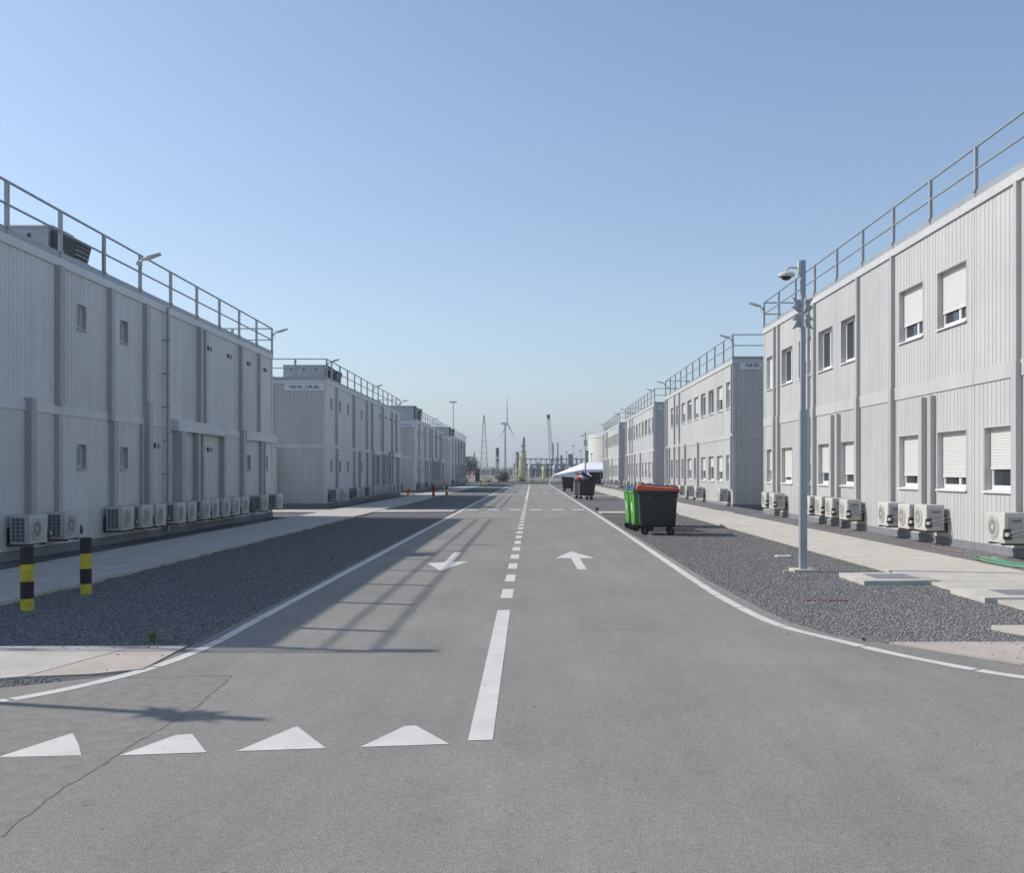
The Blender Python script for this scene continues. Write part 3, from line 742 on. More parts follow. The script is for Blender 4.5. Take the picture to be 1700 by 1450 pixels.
# ------------------------------------------------------------------ bollards, hydrants
def bollard(x, y, label, rr=.073, H=.75, z=0):
    root = tag(empty('bollard', (x, y, z)), label, 'bollard', 'yellow and black bollards')
    zs = [-.05, .14, .34, .54, H]
    for k in range(4):
        pr = [(rr, zs[k]), (rr, zs[k + 1])]
        if k == 3: pr = [(rr, zs[k]), (rr, zs[k + 1] - .012), (rr - .01, zs[k + 1])]
        MB().lathe(pr, 24).build('yellow_band' if k % 2 == 0 else 'black_band', YEL if k % 2 == 0 else BLKP, root)
x, y = gp(45, 1014); bollard(x, y, 'nearer of the two yellow and black bollards in the left gravel')
x, y = gp(142.5, 987); bollard(x, y, 'second yellow and black bollard in the left gravel, nearer the road')
bollard(-5.66, 68, 'distant yellow and black bollard beside the red hydrant')
bollard(-5.9, 118, 'far bollard of the pair near the end of the left verge', .10)
bollard(-4.95, 117, 'far bollard of the pair, nearer the road edge', .10)
def hydrant(x, y, label, H=.95):
    root = tag(empty('hydrant', (x, y, 0)), label, 'hydrant', 'red hydrants')
    MB().lathe([(.14, -.03), (.14, .04), (.085, .06), (.085, H * .55), (.11, H * .58), (.11, H * .8), (.06, H * .9), (.03, H * .92), (.03, H)], 16).build('barrel', REDM, root)
    for s in (-1, 1):
        MB().tube((s * .08, 0, H * .68), (s * .19, 0, H * .68), .05, seg=12).build('outlet', REDM, root)
    MB().tube((0, -.08, H * .7), (0, -.17, H * .7), .06, seg=12).build('outlet', DARKM, root)
hydrant(-6.42, 66.8, 'red hydrant at the shaded left sidewalk edge')
hydrant(-9.15, 75.6, 'small red hydrant by the far end of the second left block', .5)

# ------------------------------------------------------------------ waste bins
def wheel(parent, x, y, r=.1, wd=.05):
    wl = MB().tube((x, y - wd / 2, r), (x, y + wd / 2, r), r, seg=16).build('wheel', RUB, parent)
    MB().tube((x, y - wd / 2 - .004, r), (x, y + wd / 2 + .004, r), r * .45, seg=12).build('hub', DARKM, wl)
    MB().box(x - .02, x + .02, y - wd / 2 - .018, y - wd / 2 - .008, r, r * 2.3).box(x - .02, x + .02, y + wd / 2 + .008, y + wd / 2 + .018, r, r * 2.3).box(x - .05, x + .05, y - .05, y + .05, r * 2.2, r * 2.45).build('fork', DARKM, wl)
def big_bin(x, y, rz, label, lid, open_=False):
    root = tag(empty('waste_container', (x, y, 0), rz), label, 'waste bin', 'black wheeled waste containers')
    w_, l_ = 1.03, 1.32
    MB().frustum((-.445, .445, -.57, .57), (-.495, .495, -.64, .64), .23, 1.12).build('body', BLK, root, bevel=.05, seg=3)
    MB().box(-w_ / 2 - .025, w_ / 2 + .025, -l_ / 2 - .025, l_ / 2 + .025, 1.08, 1.17).build('rim', BLK, root, bevel=.02)
    for sx, sy in ((-1, -1), (1, -1), (-1, 1), (1, 1)): wheel(root, sx * .33, sy * .42)
    MB().box(-.36, .36, -.47, .47, .21, .25).build('base_frame', DARKM, root)
    for s in (-1, 1):
        MB().tube((-.0, s * .66, .97), (0, s * .72, .97), .05, seg=12).build('lifting_pin', BLK, root)
        MB().frustum((-.07, .07, s * .6 - .02, s * .6 + .04), (-.09, .09, s * .63 - .03, s * .63 + .06), .84, 1.08).build('pin_bracket', BLK, root)
    MB().box(-.475, -.455, -.5, -.44, .3, 1.05).box(-.475, -.455, .44, .5, .3, 1.05).build('edge_strip', METAL, root, rot=(0, R(-3.2), 0), loc=(.022, 0, 0))
    # lid: curved over the width, a raised ridge along the hinge side
    b = MB(); prof = [(-.56, 1.165), (-.565, 1.20), (-.53, 1.275), (-.46, 1.30), (-.38, 1.285), (-.1, 1.262), (.2, 1.24), (.40, 1.235), (.50, 1.22), (.56, 1.19), (.56, 1.15)]
    n_ = len(prof)
    for yy in (-.70, -.69, .69, .70):
        k_ = .985 if abs(yy) > .695 else 1
        b.v += [(px_ * k_, yy, 1.15 + (pz - 1.15) * (k_ if k_ == 1 else .8)) for px_, pz in prof]
    for j in range(3):
        b.f += [(j * n_ + i, j * n_ + i + 1, (j + 1) * n_ + i + 1, (j + 1) * n_ + i) for i in range(n_ - 1)]
        b.f.append((j * n_ + n_ - 1, j * n_, (j + 1) * n_, (j + 1) * n_ + n_ - 1))
    b.f += [tuple(range(n_)), tuple(range(3 * n_, 4 * n_))[::-1]]
    b.smooth = True
    ld = b.build('lid', lid, root)
    if open_: ld.location = (-.35, 0, .244); ld.rotation_euler = (0, R(19), 0)
    MB().tube((-.45, -.5, 1.30), (-.45, .5, 1.30), .022).build('lid_handle', lid, ld)
    return root
def small_bin(x, y, rz, label):
    root = tag(empty('wheeled_bin', (x, y, 0), rz), label, 'waste bin', 'green wheeled bins')
    MB().frustum((-.24, .24, -.24, .24), (-.30, .30, -.36, .36), .17, 1.08).build('body', GREEN, root, bevel=.03)
    MB().box(-.325, .325, -.385, .385, 1.05, 1.12).build('rim', GREEN, root, bevel=.018)
    MB().frustum((-.335, .335, -.40, .40), (-.25, .25, -.32, .30), 1.122, 1.235).build('lid', BLUEL, root, bevel=.04, seg=3)
    MB().tube((-.26, .43, 1.10), (.26, .43, 1.10), .02).box(-.26, -.22, .36, .44, 1.07, 1.12).box(.22, .26, .36, .44, 1.07, 1.12).build('handle', GREEN, root)
    for sx, sy in ((-1, 1), (1, 1), (-1, -1), (1, -1)):
        wheel(root, sx * .20, sy * .19, .10, .045)
    MB().frustum((-.270, -.262, -.05, .05), (-.289, -.281, -.05, .05), .55, .78).build('sticker', WHT, root)
    b = MB()
    for k in range(5): 
        z = .84 + k * .042; b.box(-.299 - .001 * k, -.284 - .001 * k, -.04, .04, z, z + .022)
    b.build('printed_mark', BLKP, root)
big_bin(3.28, 26.75, R(-5.5), 'black waste container with red lid at the right road edge', REDL)
big_bin(3.78, 30.7, R(-6), 'black container with blue lid hidden behind the red lidded one', BLUEL)
small_bin(3.04, 28.36, R(5), 'nearer green wheeled bin beside the red lidded container')
small_bin(2.985, 29.42, R(4), 'farther green wheeled bin behind the other green one')
o_ = big_bin(3.12, 61.5, R(14), 'distant overfilled black container with open blue lid and bags', BLUEL, True)
o_.rotation_euler = (0, R(4), R(14)); o_.location.z = .03
big_bin(3.25, 91.5, R(-6), 'farthest black container with closed blue lid at the road edge', BLUEL)
def bag(x, y, z, s, label, m, seed):
    bm = bmesh.new(); bmesh.ops.create_icosphere(bm, subdivisions=3, radius=1)
    rr = random.Random(seed); ph = [rr.uniform(0, 6) for _ in range(6)]
    for v in bm.verts:
        c = v.co
        k = 1 + .12 * math.sin(5 * c.x + ph[0]) * math.sin(4 * c.y + ph[1]) + .08 * math.sin(9 * c.z + ph[2] + 3 * c.x)
        if c.z > .6: k *= 1 + (c.z - .6) * .5; 
        v.co = Vector((c.x * k * s * (1 if c.z < .7 else .5), c.y * k * s * (1 if c.z < .7 else .5), c.z * k * s * .75))
    me = bpy.data.meshes.new('rubbish_bag'); bm.to_mesh(me); bm.free(); me.materials.append(m)
    me.polygons.foreach_set('use_smooth', [True] * len(me.polygons))
    tag(link('rubbish_bag', me, None, (x, y, z)), label, 'bag', 'bags in the distant bin')
bag(2.98, 61.2, 1.32, .26, 'pale rubbish bag bulging from the open distant bin', BAG, 2)
bag(3.35, 61.5, 1.36, .28, 'white bag under the raised blue lid of the distant bin', WHT, 5)
bag(2.75, 60.95, 1.28, .17, 'small reddish bag on the left rim of the distant bin', REDL, 8)

# ------------------------------------------------------------------ access covers, slabs and litter in the gravel
def cover(poly, z1, lid, label, m=CONC):
    cxm = sum(p[0] for p in poly) / len(poly); cym = sum(p[1] for p in poly) / len(poly)
    root = tag(empty('inspection_chamber', (cxm, cym, 0)), label, 'access cover', 'concrete access chambers')
    MB().prism([(a - cxm, b - cym) for a, b in poly], -.05, z1).build('surround', m, root, bevel=.012)
    if lid:
        a0, a1, b0, b1 = lid
        MB().box(a0 - cxm, a1 - cxm, b0 - cym, b1 - cym, z1 - .02, z1 + .006).build('lid', PLIN, root)
c = [gp(1391, 959), gp(1416, 972), gp(1541, 970), gp(1513, 958)]
c = [(4.78, 15.72), (4.78, 14.35), (5.84, 14.4), (5.84, 15.75)]
cover([(4.72, 15.75), (4.72, 14.55), (5.83, 14.62), (5.83, 15.8)], .07, (5.0, 5.62, 14.85, 15.5), 'raised concrete access chamber beside the camera pole')
cover([(5.55, 13.6), (5.55, 12.55), (6.9, 12.55), (6.9, 13.6)], .075, (5.95, 6.7, 12.85, 13.35), 'concrete access chamber with grey lid set in the right sidewalk')
cover([(4.67, 10.42), (5.0, 9.68), (5.9, 9.68), (5.9, 10.45)], .055, None, 'bare concrete slab beside the pinkish path')
x, y = gp(1370, 998)
tag(MB().box(-.26, .26, -.07, .07, -.02, .012).build('drain_grate', RUST, None, (x, y, 0)), 'rusty iron strip lying in the right gravel', 'grate')
x, y = gp(1300, 927)
tag(MB().path([(-.14, 0, .02), (-.13, .06, .03), (.12, .07, .03), (.14, 0, .02), (.12, -.05, .025), (-.12, -.05, .025), (-.14, 0, .02)], .014, 6).build('plastic_loop', WHT, None, (x, y, .01)), 'pale plastic loop lying left of the camera pole', 'litter')
x, y = gp(1312, 951)
b = MB()
for k in range(7): b.box(*(lambda a, c_, s: (a, a + s, c_, c_ + s * .7, 0, s * .5))(rng.uniform(-.12, .08), rng.uniform(-.05, .05), rng.uniform(.03, .07)))
tag(b.build('concrete_rubble', CONC, None, (x, y, 0), bevel=.006), 'pale concrete rubble at the foot of the camera pole', 'rubble')
# hose and cable
def hose(cx_, cy_, label, m, r, loops, rx, ry, name, seed):
    rr = random.Random(seed); pts = []
    for i in range(loops * 18):
        a_ = 2 * math.pi * i / 18; kx = rx * (1 + .12 * math.sin(a_ * .37 + 1) + .05 * rr.uniform(-1, 1)); ky = ry * (1 + .15 * math.sin(a_ * .23))
        pts.append((kx * math.cos(a_) + .15 * math.sin(i * .11), ky * math.sin(a_), r + .004 * (i / 9)))
    tag(MB().path(smooth([Vector(p) for p in pts], 1), r, 6).build(name, m, None, (cx_, cy_, .06)), label, 'hose')
hose(8.15, 17.3, 'loose coil of green hose by the wall at the right edge', HOSE, .012, 4, .2, 1.15, 'garden_hose', 3)
tag(MB().path([(8.1, 19.3, .10), (8.15, 19.6, .11), (8.08, 19.9, .10), (8.14, 20.3, .11), (8.1, 20.6, .10), (8.18, 20.9, .11)], .009).build('red_cable', mat('faded_red', (.38, .14, .12), .6, noise=8, amt=.2)), 'short red cable lying in gravel below the nearest right windows', 'cable')
# weeds
def weed(x, y, s, label, seed, z=0):
    rr = random.Random(seed); b = MB()
    for k in range(26):
        a_ = rr.uniform(0, 6.28); ln = s * rr.uniform(.5, 1.1); lean = rr.uniform(.25, 1.1); wd = s * .08
        d = Vector((math.cos(a_), math.sin(a_), 0)); sd_ = Vector((-d.y, d.x, 0)) * wd
        p0 = d * s * .05; p1 = d * ln * lean * .5 + Vector((0, 0, ln * .6)); p2 = d * ln * lean + Vector((0, 0, ln * .75))
        b.add([p0 - sd_ * .5, p0 + sd_ * .5, p1 + sd_, p1 - sd_, p2], [(0, 1, 2, 3), (3, 2, 4)])
    tag(b.build('weed', WEED, None, (x, y, z)), label, 'plant', 'small weeds')
x, y = gp(253, 1068); weed(x, y, .14, 'small green weed growing in the shaded left gravel', 1)
x, y = gp(1497, 958); weed(x, y, .09, 'small weed at the sidewalk edge beside the access chamber', 2)
weed(2.75, 43.0, .25, 'yellowish weed tuft at the right road edge behind the bins', 3)
weed(3.15, 9.72, .06, 'tiny weed at the tip of the pinkish path', 4)
# gravel stones
def stones(name, n, x0, x1, y0, y1, label, seed, keep=None, zfn=None, m=None, k_=1):
    r = np.random.default_rng(seed)
    Y = 1 / (1 / y0 + r.random(n * 2) * (1 / y1 - 1 / y0)); X = x0 + (x1 - x0) * r.random(n * 2)
    if keep is not None:
        kp = keep(X, Y); X, Y = X[kp], Y[kp]
    X, Y = X[:n], Y[:n]; n = len(X)
    base = np.array([(1, 0, 0), (0, 1, 0), (-1, 0, 0), (0, -1, 0), (0, 0, 1), (0, 0, -1)], float)
    fc = np.array([(0, 1, 4), (1, 2, 4), (2, 3, 4), (3, 0, 4), (1, 0, 5), (2, 1, 5), (3, 2, 5), (0, 3, 5)])
    s = (.0045 + .008 * r.random(n) ** 2) * (1 + Y / 45)
    V = base[None] * (s[:, None, None] * (.6 + .8 * r.random((n, 6, 1))))
    V += s[:, None, None] * .3 * (r.random((n, 6, 3)) - .5)
    an = r.random(n) * 6.28; c_, s_ = np.cos(an), np.sin(an)
    x_ = V[..., 0] * c_[:, None] - V[..., 1] * s_[:, None]; y_ = V[..., 0] * s_[:, None] + V[..., 1] * c_[:, None]
    V = np.stack([x_ + X[:, None], y_ + Y[:, None], V[..., 2] * .6 + s[:, None] * .25 + (zfn(X)[:, None] if zfn else 0)], -1).reshape(-1, 3)
    F = (fc[None] + (np.arange(n) * 6)[:, None, None]).reshape(-1, 3)
    me = bpy.data.meshes.new(name); me.vertices.add(len(V)); me.vertices.foreach_set('co', V.ravel().astype(np.float32))
    me.loops.add(F.size); me.loops.foreach_set('vertex_index', F.ravel().astype(np.int32))
    me.polygons.add(len(F)); me.polygons.foreach_set('loop_start', np.arange(0, F.size, 3, dtype=np.int32))
    me.update(calc_edges=True); me.materials.append(m or STONE)
    tag(link(name, me), label, kind='stuff')
def inside(poly):
    P = np.array(poly)
    def fn(X, Y):
        c_ = np.zeros(len(X), bool); j = len(P) - 1
        for i in range(len(P)):
            a, b = P[i], P[j]
            c_ ^= ((a[1] > Y) != (b[1] > Y)) & (X < (b[0] - a[0]) * (Y - a[1]) / (b[1] - a[1] + 1e-9) + a[0]); j = i
        return c_
    return fn
inr = inside(road_poly)
stones('gravel_stones', 110000, 2.55, 5.87, 9.62, 38, 'loose grey stones of the sunlit right gravel', 1, lambda X, Y: ~inr(X, Y) & ~((X > 4.7) & (X < 5.85) & (Y > 14.55) & (Y < 15.8)) & ~((X > 4.7) & (Y < 10.4)))
stones('gravel_stones', 90000, -6.55, -3.08, 9.3, 38, 'loose dark stones of the shaded left gravel', 2, lambda X, Y: ~inr(X, Y))
stones('gravel_stones', 16000, 7.8, 8.48, 15, 38, 'loose stones between the right sidewalk and the wall', 3, None, lambda X: .04 + (X - 7.8) * .125)
stones('gravel_stones', 2500, -6.2, -3.6, 7.55, 7.98, 'loose stones between the left path and the asphalt', 4, lambda X, Y: ~inr(X, Y))
stones('gravel_spill', 900, 2.30, 2.78, 9.8, 36, 'loose stones spilled along the right road edge', 6, lambda X, Y: np.random.default_rng(1).random(len(X)) < np.clip((X - 2.30) / .4, 0, 1) ** 2)
stones('gravel_spill', 900, -3.2, -2.8, 9.6, 34, 'loose stones spilled along the left road edge', 7, lambda X, Y: np.random.default_rng(2).random(len(X)) < np.clip((-2.8 - X) / .35, 0, 1) ** 2)
stones('gravel_spill', 350, 3.2, 6.5, 8.3, 9.65, 'loose stones spilled over the pinkish path', 8, lambda X, Y: ~inr(X, Y) & (np.random.default_rng(3).random(len(X)) < .15 + (Y > 9.45)), lambda X: X * 0 + .016)
stones('gravel_spill', 260, -6.4, -3.2, 8.1, 9.35, 'loose stones spilled over the sunlit left path', 9, lambda X, Y: (np.random.default_rng(4).random(len(X)) < .12 + (Y > 9.2)), lambda X: X * 0 + .016)
stones('pale_stones', 120, 2.8, 5.6, 10.5, 30, 'pale chips among the right gravel', 10, lambda X, Y: ~inr(X, Y), lambda X: X * 0 + .006, CONC)
stones('pale_stones', 120, -6.2, -3.2, 9.6, 26, 'pale chips among the left gravel', 11, None, lambda X: X * 0 + .006, CONC)
stones('scattered_grit', 240, -4, 5, 2.6, 12, 'scattered grit and pebbles on the asphalt', 5, inr)

# ------------------------------------------------------------------ far background
def leafcloud(b, c, rad, n, s, seed):
    rr = np.random.default_rng(seed)
    d = rr.normal(size=(n, 3)); d /= np.linalg.norm(d, axis=1)[:, None]
    rr_ = rr.random(n) ** .45
    bump = 1 + .25 * np.sin(d[:, 0] * 4 + seed) * np.sin(d[:, 1] * 5) + .2 * np.sin(d[:, 2] * 6 + seed)
    P = np.array(c) + d * (rr_ * bump)[:, None] * np.array(rad)
    for p in P:
        if p[2] < .05: p[2] = .05 + rng.random() * .2
        a_ = Vector(rr.normal(size=3)).normalized(); u = a_.orthogonal().normalized(); v = a_.cross(u)
        k = s * (.6 + .8 * rr.random()); p = Vector(p)
        b.add([p - u * k, p + v * k * .6, p + u * k, p - v * k * .6], [(0, 1, 2, 3)])
def bush(x, y, rx, h, n, label, seed, m=LEAF, name='shrub', trunk=False, grp='shrubs beyond the road end'):
    root = tag(empty(name, (x, y, 0)), label, 'shrub' if name == 'shrub' else 'tree', grp)
    b = MB()
    if trunk:
        leafcloud(b, (0, 0, h * .62), (rx, rx, h * .38), n, h * .035, seed); 
        t = MB().tube((0, 0, -.05), (0, 0, h * .5), h * .03, h * .018)
        for k in range(5):
            a_ = k * 1.3; t.tube((0, 0, h * (.28 + .05 * k)), (math.cos(a_) * rx * .6, math.sin(a_) * rx * .6, h * (.5 + .06 * k)), h * .013, h * .006)
        t.build('trunk', BARK, root)
    else:
        leafcloud(b, (0, 0, h * .38), (rx, rx, h * .55), n, h * .06, seed)
        t = MB()
        for k in range(6):
            a_ = k * 1.05; t.tube((0, 0, -.02), (math.cos(a_) * rx * .5, math.sin(a_) * rx * .5, h * .5), h * .025, h * .01)
        t.build('stem', BARK, root)
    b.build('crown', m, root)
x, _, z = at(835.5, 790, 172); bush(x, 172, 1.2, 2.1, 900, 'round brown green shrub beyond the road end below the turbine', 1)
x, _, z = at(867, 790, 172); bush(x, 172, .9, 1.2, 500, 'low shrub in front of the yellow column', 2)
x, _, z = at(812, 790, 168); bush(x, 168, .8, .9, 300, 'low scrub bush behind the lattice mast foot', 3)
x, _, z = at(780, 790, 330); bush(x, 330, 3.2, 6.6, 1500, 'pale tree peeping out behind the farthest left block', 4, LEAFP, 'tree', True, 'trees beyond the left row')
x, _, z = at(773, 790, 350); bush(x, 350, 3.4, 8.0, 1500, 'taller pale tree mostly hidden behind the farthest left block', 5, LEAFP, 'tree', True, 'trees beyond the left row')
for i, (px_, s_) in enumerate(((886, .8), (905, .7), (938, .9), (850, .6))):
    x, _, z = at(px_, 790, 166); bush(x, 166, s_ * 1.4, s_, 260, 'low scrub bush by the fence, %s from the right' % ORD[(2, 1, 0, 3)[i]], 20 + i)

# fence across the end of the road
fy = 160
fr = tag(empty('wire_fence', (0, fy, 0)), 'thin wire fence with posts across the end of the road', 'fence')
b = None
for i in range(-12, 13):
    MB().tube((i * 2.5, 0, -.05), (i * 2.5, 0, 2.2), .035, seg=6).build('post', DARKM, fr)
for z in (.3, .9, 1.5, 2.1):
    MB().tube((-30, 0, z), (30, 0, z), .010, seg=4).build('wire', DARKM, fr)
# barrier kerb at road end
tag(MB().box(-14, 14, 0, .35, -.05, .3).build('low_barrier', CONC, None, (0, 153.5, 0), bevel=.03), 'low concrete barrier across the far end of the road', 'barrier')

# wind turbine
T = at(838.5, 703, 2080)
T2 = at(838.5, 703, 1350)
tb = tag(empty('wind_turbine', (T2[0], T2[1], 0)), 'white wind turbine rising in the haze above the road end', 'wind turbine')
MB().tube((0, 0, -.1), (0, 0, T[2] - 1.5), 2.9, 1.7, 20).build('tower', TURB, tb)
nc = MB().box(-6.0, 6, -2, 2, -2, 2.2).build('nacelle', TURB, tb, (-2.5, 0, T[2]), (0, 0, R(-16)), bevel=.6)
hubp = Vector((3.8, -1.6, T[2]))
MB().lathe([(2.1, -1.6), (2.1, .4), (1.5, 1.7), (.3, 2.6)], 16).build('hub', TURB, tb, hubp, (0, R(90), R(-16)))
ax = Vector((math.cos(R(-16)), math.sin(R(-16)), 0)); sd_ = Vector((-ax.y, ax.x, 0))
for k, an in enumerate((2, 122, 242)):
    b = MB(); d = Vector((0, 0, 1)) * math.cos(R(an)) - sd_ * math.sin(R(an)); c_ = ax.cross(d)
    sec = [(1.5, 1.5, 1.3), (6, 2.3, 1.6), (12, 2.6, 1.4), (30, 1.9, .9), (50, 1.0, .5), (56, .3, .15)]
    for (r_, ch, th) in sec:
        p = d * r_ + ax * (.5 + r_ * .01)
        b.v += [tuple(p + c_ * ch), tuple(p + ax * th), tuple(p - c_ * ch * .7), tuple(p - ax * th)]
    for i in range(len(sec) - 1):
        b.f += [(i * 4 + j, i * 4 + (j + 1) % 4, i * 4 + 4 + (j + 1) % 4, i * 4 + 4 + j) for j in range(4)]
    b.f += [(3, 2, 1, 0), tuple(range(len(sec) * 4 - 4, len(sec) * 4))]
    b.smooth = True
    b.build('blade', TURB, tb, hubp)

def lattice(b, p0, p1, w0, w1, n, r):
    p0, p1 = Vector(p0), Vector(p1); d = (p1 - p0).normalized(); a_ = Vector((1, 0, 0)) if abs(d.x) < .9 else Vector((0, 0, 1))
    a_ = (a_ - d * a_.dot(d)).normalized(); c_ = d.cross(a_)
    def cn(t):
        p = p0.lerp(p1, t); w_ = (w0 + (w1 - w0) * t) / 2
        return [p + a_ * sx * w_ + c_ * sy * w_ for sx, sy in ((-1, -1), (1, -1), (1, 1), (-1, 1))]
    for i in range(n):
        A, B = cn(i / n), cn((i + 1) / n)
        for k in range(4):
            b.tube(A[k], B[k], r, seg=4, cap=False); b.tube(A[k], B[(k + 1) % 4], r * .6, seg=4, cap=False); b.tube(B[k], B[(k + 1) % 4], r * .6, seg=4, cap=False)
tb.scale = (.65, .65, .65)
# lattice pylon
Yp = 600; base = at(803.6, 786, Yp); top = at(803.6, 690, Yp)
py_ = tag(empty('lattice_mast', (base[0], Yp, 0)), 'pale lattice mast left of the wind turbine', 'mast')
b = MB(); lattice(b, (0, 0, -.1), (0, 0, top[2] * .86), 4.4, 1.5, 9, .15); b.build('lattice', METAL, py_)
b = MB(); lattice(b, (0, 0, top[2] * .86), (0, 0, top[2]), 1.5, .5, 4, .13); b.build('mast_head', STEELB, py_)
# red and white mast
b0 = at(787.5, 786, 700); tp = at(787.5, 755, 700)
rm = tag(empty('striped_mast', (b0[0], 700, 0)), 'short red and white pointed mast beside the farthest left block', 'mast')
MB().tube((0, 0, -.1), (0, 0, tp[2] * .55), 2.0, 1.8, 10).build('base_section', REDM, rm)
MB().tube((0, 0, tp[2] * .55), (0, 0, tp[2] * .8), 1.7, .8, 10).build('middle_section', WHT, rm)
MB().tube((0, 0, tp[2] * .8), (0, 0, tp[2] + 2), .7, .2, 10).build('tip', REDM, rm)
# flare stack tower
b0 = at(825.8, 786, 480); tp = at(825.8, 744, 480)
st = tag(empty('stack_tower', (b0[0], 480, 0)), 'slim dark topped stack between lattice mast and turbine', 'tower')
H = tp[2]
b = MB(); lattice(b, (0, 0, -.1), (0, 0, H * .72), 1.7, 1.3, 5, .09); b.tube((0, 0, 0), (0, 0, H * .72), .35, seg=8); b.build('shaft', STEELB, st)
MB().tube((0, 0, H * .52), (0, 0, H * .60), .95, seg=10).tube((0, 0, H * .72), (0, 0, H * .75), 1.0, seg=10).build('platform', STEELB, st)
MB().tube((0, 0, H * .75), (0, 0, H), .75, .8, seg=12).build('head', DARKM, st)
# yellow column
b0 = at(867.5, 786, 430); tp = at(868.6, 724, 430)
yc = tag(empty('process_column', (b0[0], 430, 0)), 'yellowish stepped process column right of the turbine', 'tower')
H = tp[2]
MB().tube((0, 0, -.1), (0, 0, H * .42), 1.3, 1.15, 14).build('lower_shell', YELM, yc)
MB().tube((.1, 0, H * .42), (.2, 0, H * .62), .95, .8, 14).build('middle_shell', YELM, yc)
MB().tube((.2, 0, H * .62), (.3, 0, H * .9), .55, .5, 12).build('upper_shell', METAL, yc)
MB().lathe([(.5, 0), (.4, H * .06), (.1, H * .1)], 12, (.3, 0, H * .9)).build('cap', METAL, yc)
b = MB()
for t_ in (.2, .42, .62, .76): b.tube((.15, 0, H * t_), (.15, 0, H * t_ + .18), 1.5 - t_ * .7, seg=12)
b.build('platform', STEELB, yc)
b = MB(); b.tube((-1.9, 0, 0), (-1.6, 0, H * .55), .4, seg=8).tube((-2.4, .4, 0), (-2.3, .4, H * .33), .5, seg=8); b.build('side_pipe', METAL, yc)
yc.scale = (1.45, 1.45, 1)
# crane boom
b0 = at(916, 786, 560); tp = at(910.6, 690, 560)
cr = tag(empty('crane', (b0[0], 560, 0)), 'pale lattice crane boom standing almost upright above the pipe rack', 'crane')
b = MB(); lattice(b, (0, 0, 2), (tp[0] - b0[0], 0, tp[2] - 1), 1.9, 1.3, 14, .13); b.build('boom', METAL, cr)
MB().box(-.9, .9, -.8, .8, -1.2, 1.0).build('boom_head', DARKM, cr, (tp[0] - b0[0], 0, tp[2] - .6))
MB().box(-3, 3, -2.5, 2.5, .6, 3).box(-2.6, 2.6, -3, -1.8, -.05, 1).box(-2.6, 2.6, 1.8, 3, -.05, 1).build('chassis', YELM, cr)
MB().tube((tp[0] - b0[0] + .2, 0, tp[2] - 1), (2.2, 0, 9), .05, seg=4).build('hoist_rope', STEELB, cr)
# thin chimneys and masts
for i, (px_, top_, Y_, r_, lab) in enumerate(((917.8, 735.5, 520, .45, 'thin dark chimney just right of the crane boom'), (926, 735, 500, .4, 'thin dark chimney, second right of the crane boom'))):
    b0 = at(px_, 786, Y_); tp = at(px_, top_, Y_)
    c_ = tag(empty('chimney', (b0[0], Y_, 0)), lab, 'chimney', 'thin chimneys')
    MB().tube((0, 0, -.1), (0, 0, tp[2]), r_, r_ * .8, 10).build('stack', STEELB, c_)
    MB().tube((0, 0, tp[2] * .45), (0, 0, tp[2] * .48), r_ * 2, seg=10).build('gallery', STEELB, c_)
def light_mast(px_, top_, Y_, lab, arm=.9, r_=.09):
    b0 = at(px_, 786, Y_); tp = at(px_, top_, Y_)
    c_ = tag(empty('light_mast', (b0[0], Y_, 0)), lab, 'light mast', 'distant light masts')
    MB().tube((0, 0, -.1), (0, 0, tp[2]), r_, r_ * .7, 8).build('pole', METAL, c_)
    MB().box(-arm, arm, -.05, .05, tp[2] - .12, tp[2]).build('crossbar', METAL, c_)
    for k in range(4):
        x_ = -arm + (k + .5) * arm / 2
        MB().box(x_ - arm * .17, x_ + arm * .17, -.16, .16, tp[2] - .02, tp[2] + .16).build('floodlight', STEELB, c_)
light_mast(752.4, 668, 205, 'tall floodlight mast behind the farthest left block', .75, .11)
light_mast(940.5, 751, 300, 'short light mast left of the grey box building', .35)
light_mast(952, 741, 330, 'light mast rising above the grey box building', .5)
light_mast(963.5, 749, 330, 'light mast between the box building and the far camera pole', .5)
light_mast(982, 754, 260, 'short light mast in front of the cream tank', .35)
light_mast(850.8, 755, 420, 'thin pale mast between turbine and yellow column', .2, .06)
# pipe rack
Yr = 400
def P(px_, y_): 
    a_ = at(px_, y_, Yr); return a_[0], a_[2]
x0, _ = P(873, 786); x1, _ = P(975, 786)
pr = tag(empty('pipe_rack', ((x0 + x1) / 2, Yr, 0)), 'long dark steel pipe rack across the background', 'pipe rack')
hw = (x1 - x0) / 2; ztop = P(900, 761)[1]
for i in range(13):
    x_ = -hw + i * 2 * hw / 12
    for y_ in (0, 6):
        MB().box(x_ - .13, x_ + .13, y_ - .13, y_ + .13, -.05, ztop + rng.uniform(-.5, .4)).build('column', STEELB, pr)
for z_ in (ztop * .35, ztop * .62, ztop * .95):
    for y_ in (0, 6): MB().box(-hw, hw, y_ - .1, y_ + .1, z_ - .14, z_ + .14).build('beam', STEELB, pr)
for i in range(9):
    y_ = .6 + i * .6; z_ = (ztop * .35, ztop * .62)[i % 2] + .35
    MB().tube((-hw, y_, z_), (hw, y_, z_), .16 + .12 * rng.random(), seg=8).build('pipe', METAL if i % 3 else STEELB, pr)
for i in range(12):
    x_ = -hw + (i + .3) * 2 * hw / 12; z0_ = 0
    MB().tube((x_, 3, -.05), (x_, 3, ztop * rng.uniform(.4, .8)), .4 + .4 * rng.random(), seg=12).build('vessel', STEELB if i % 2 else METAL, pr)
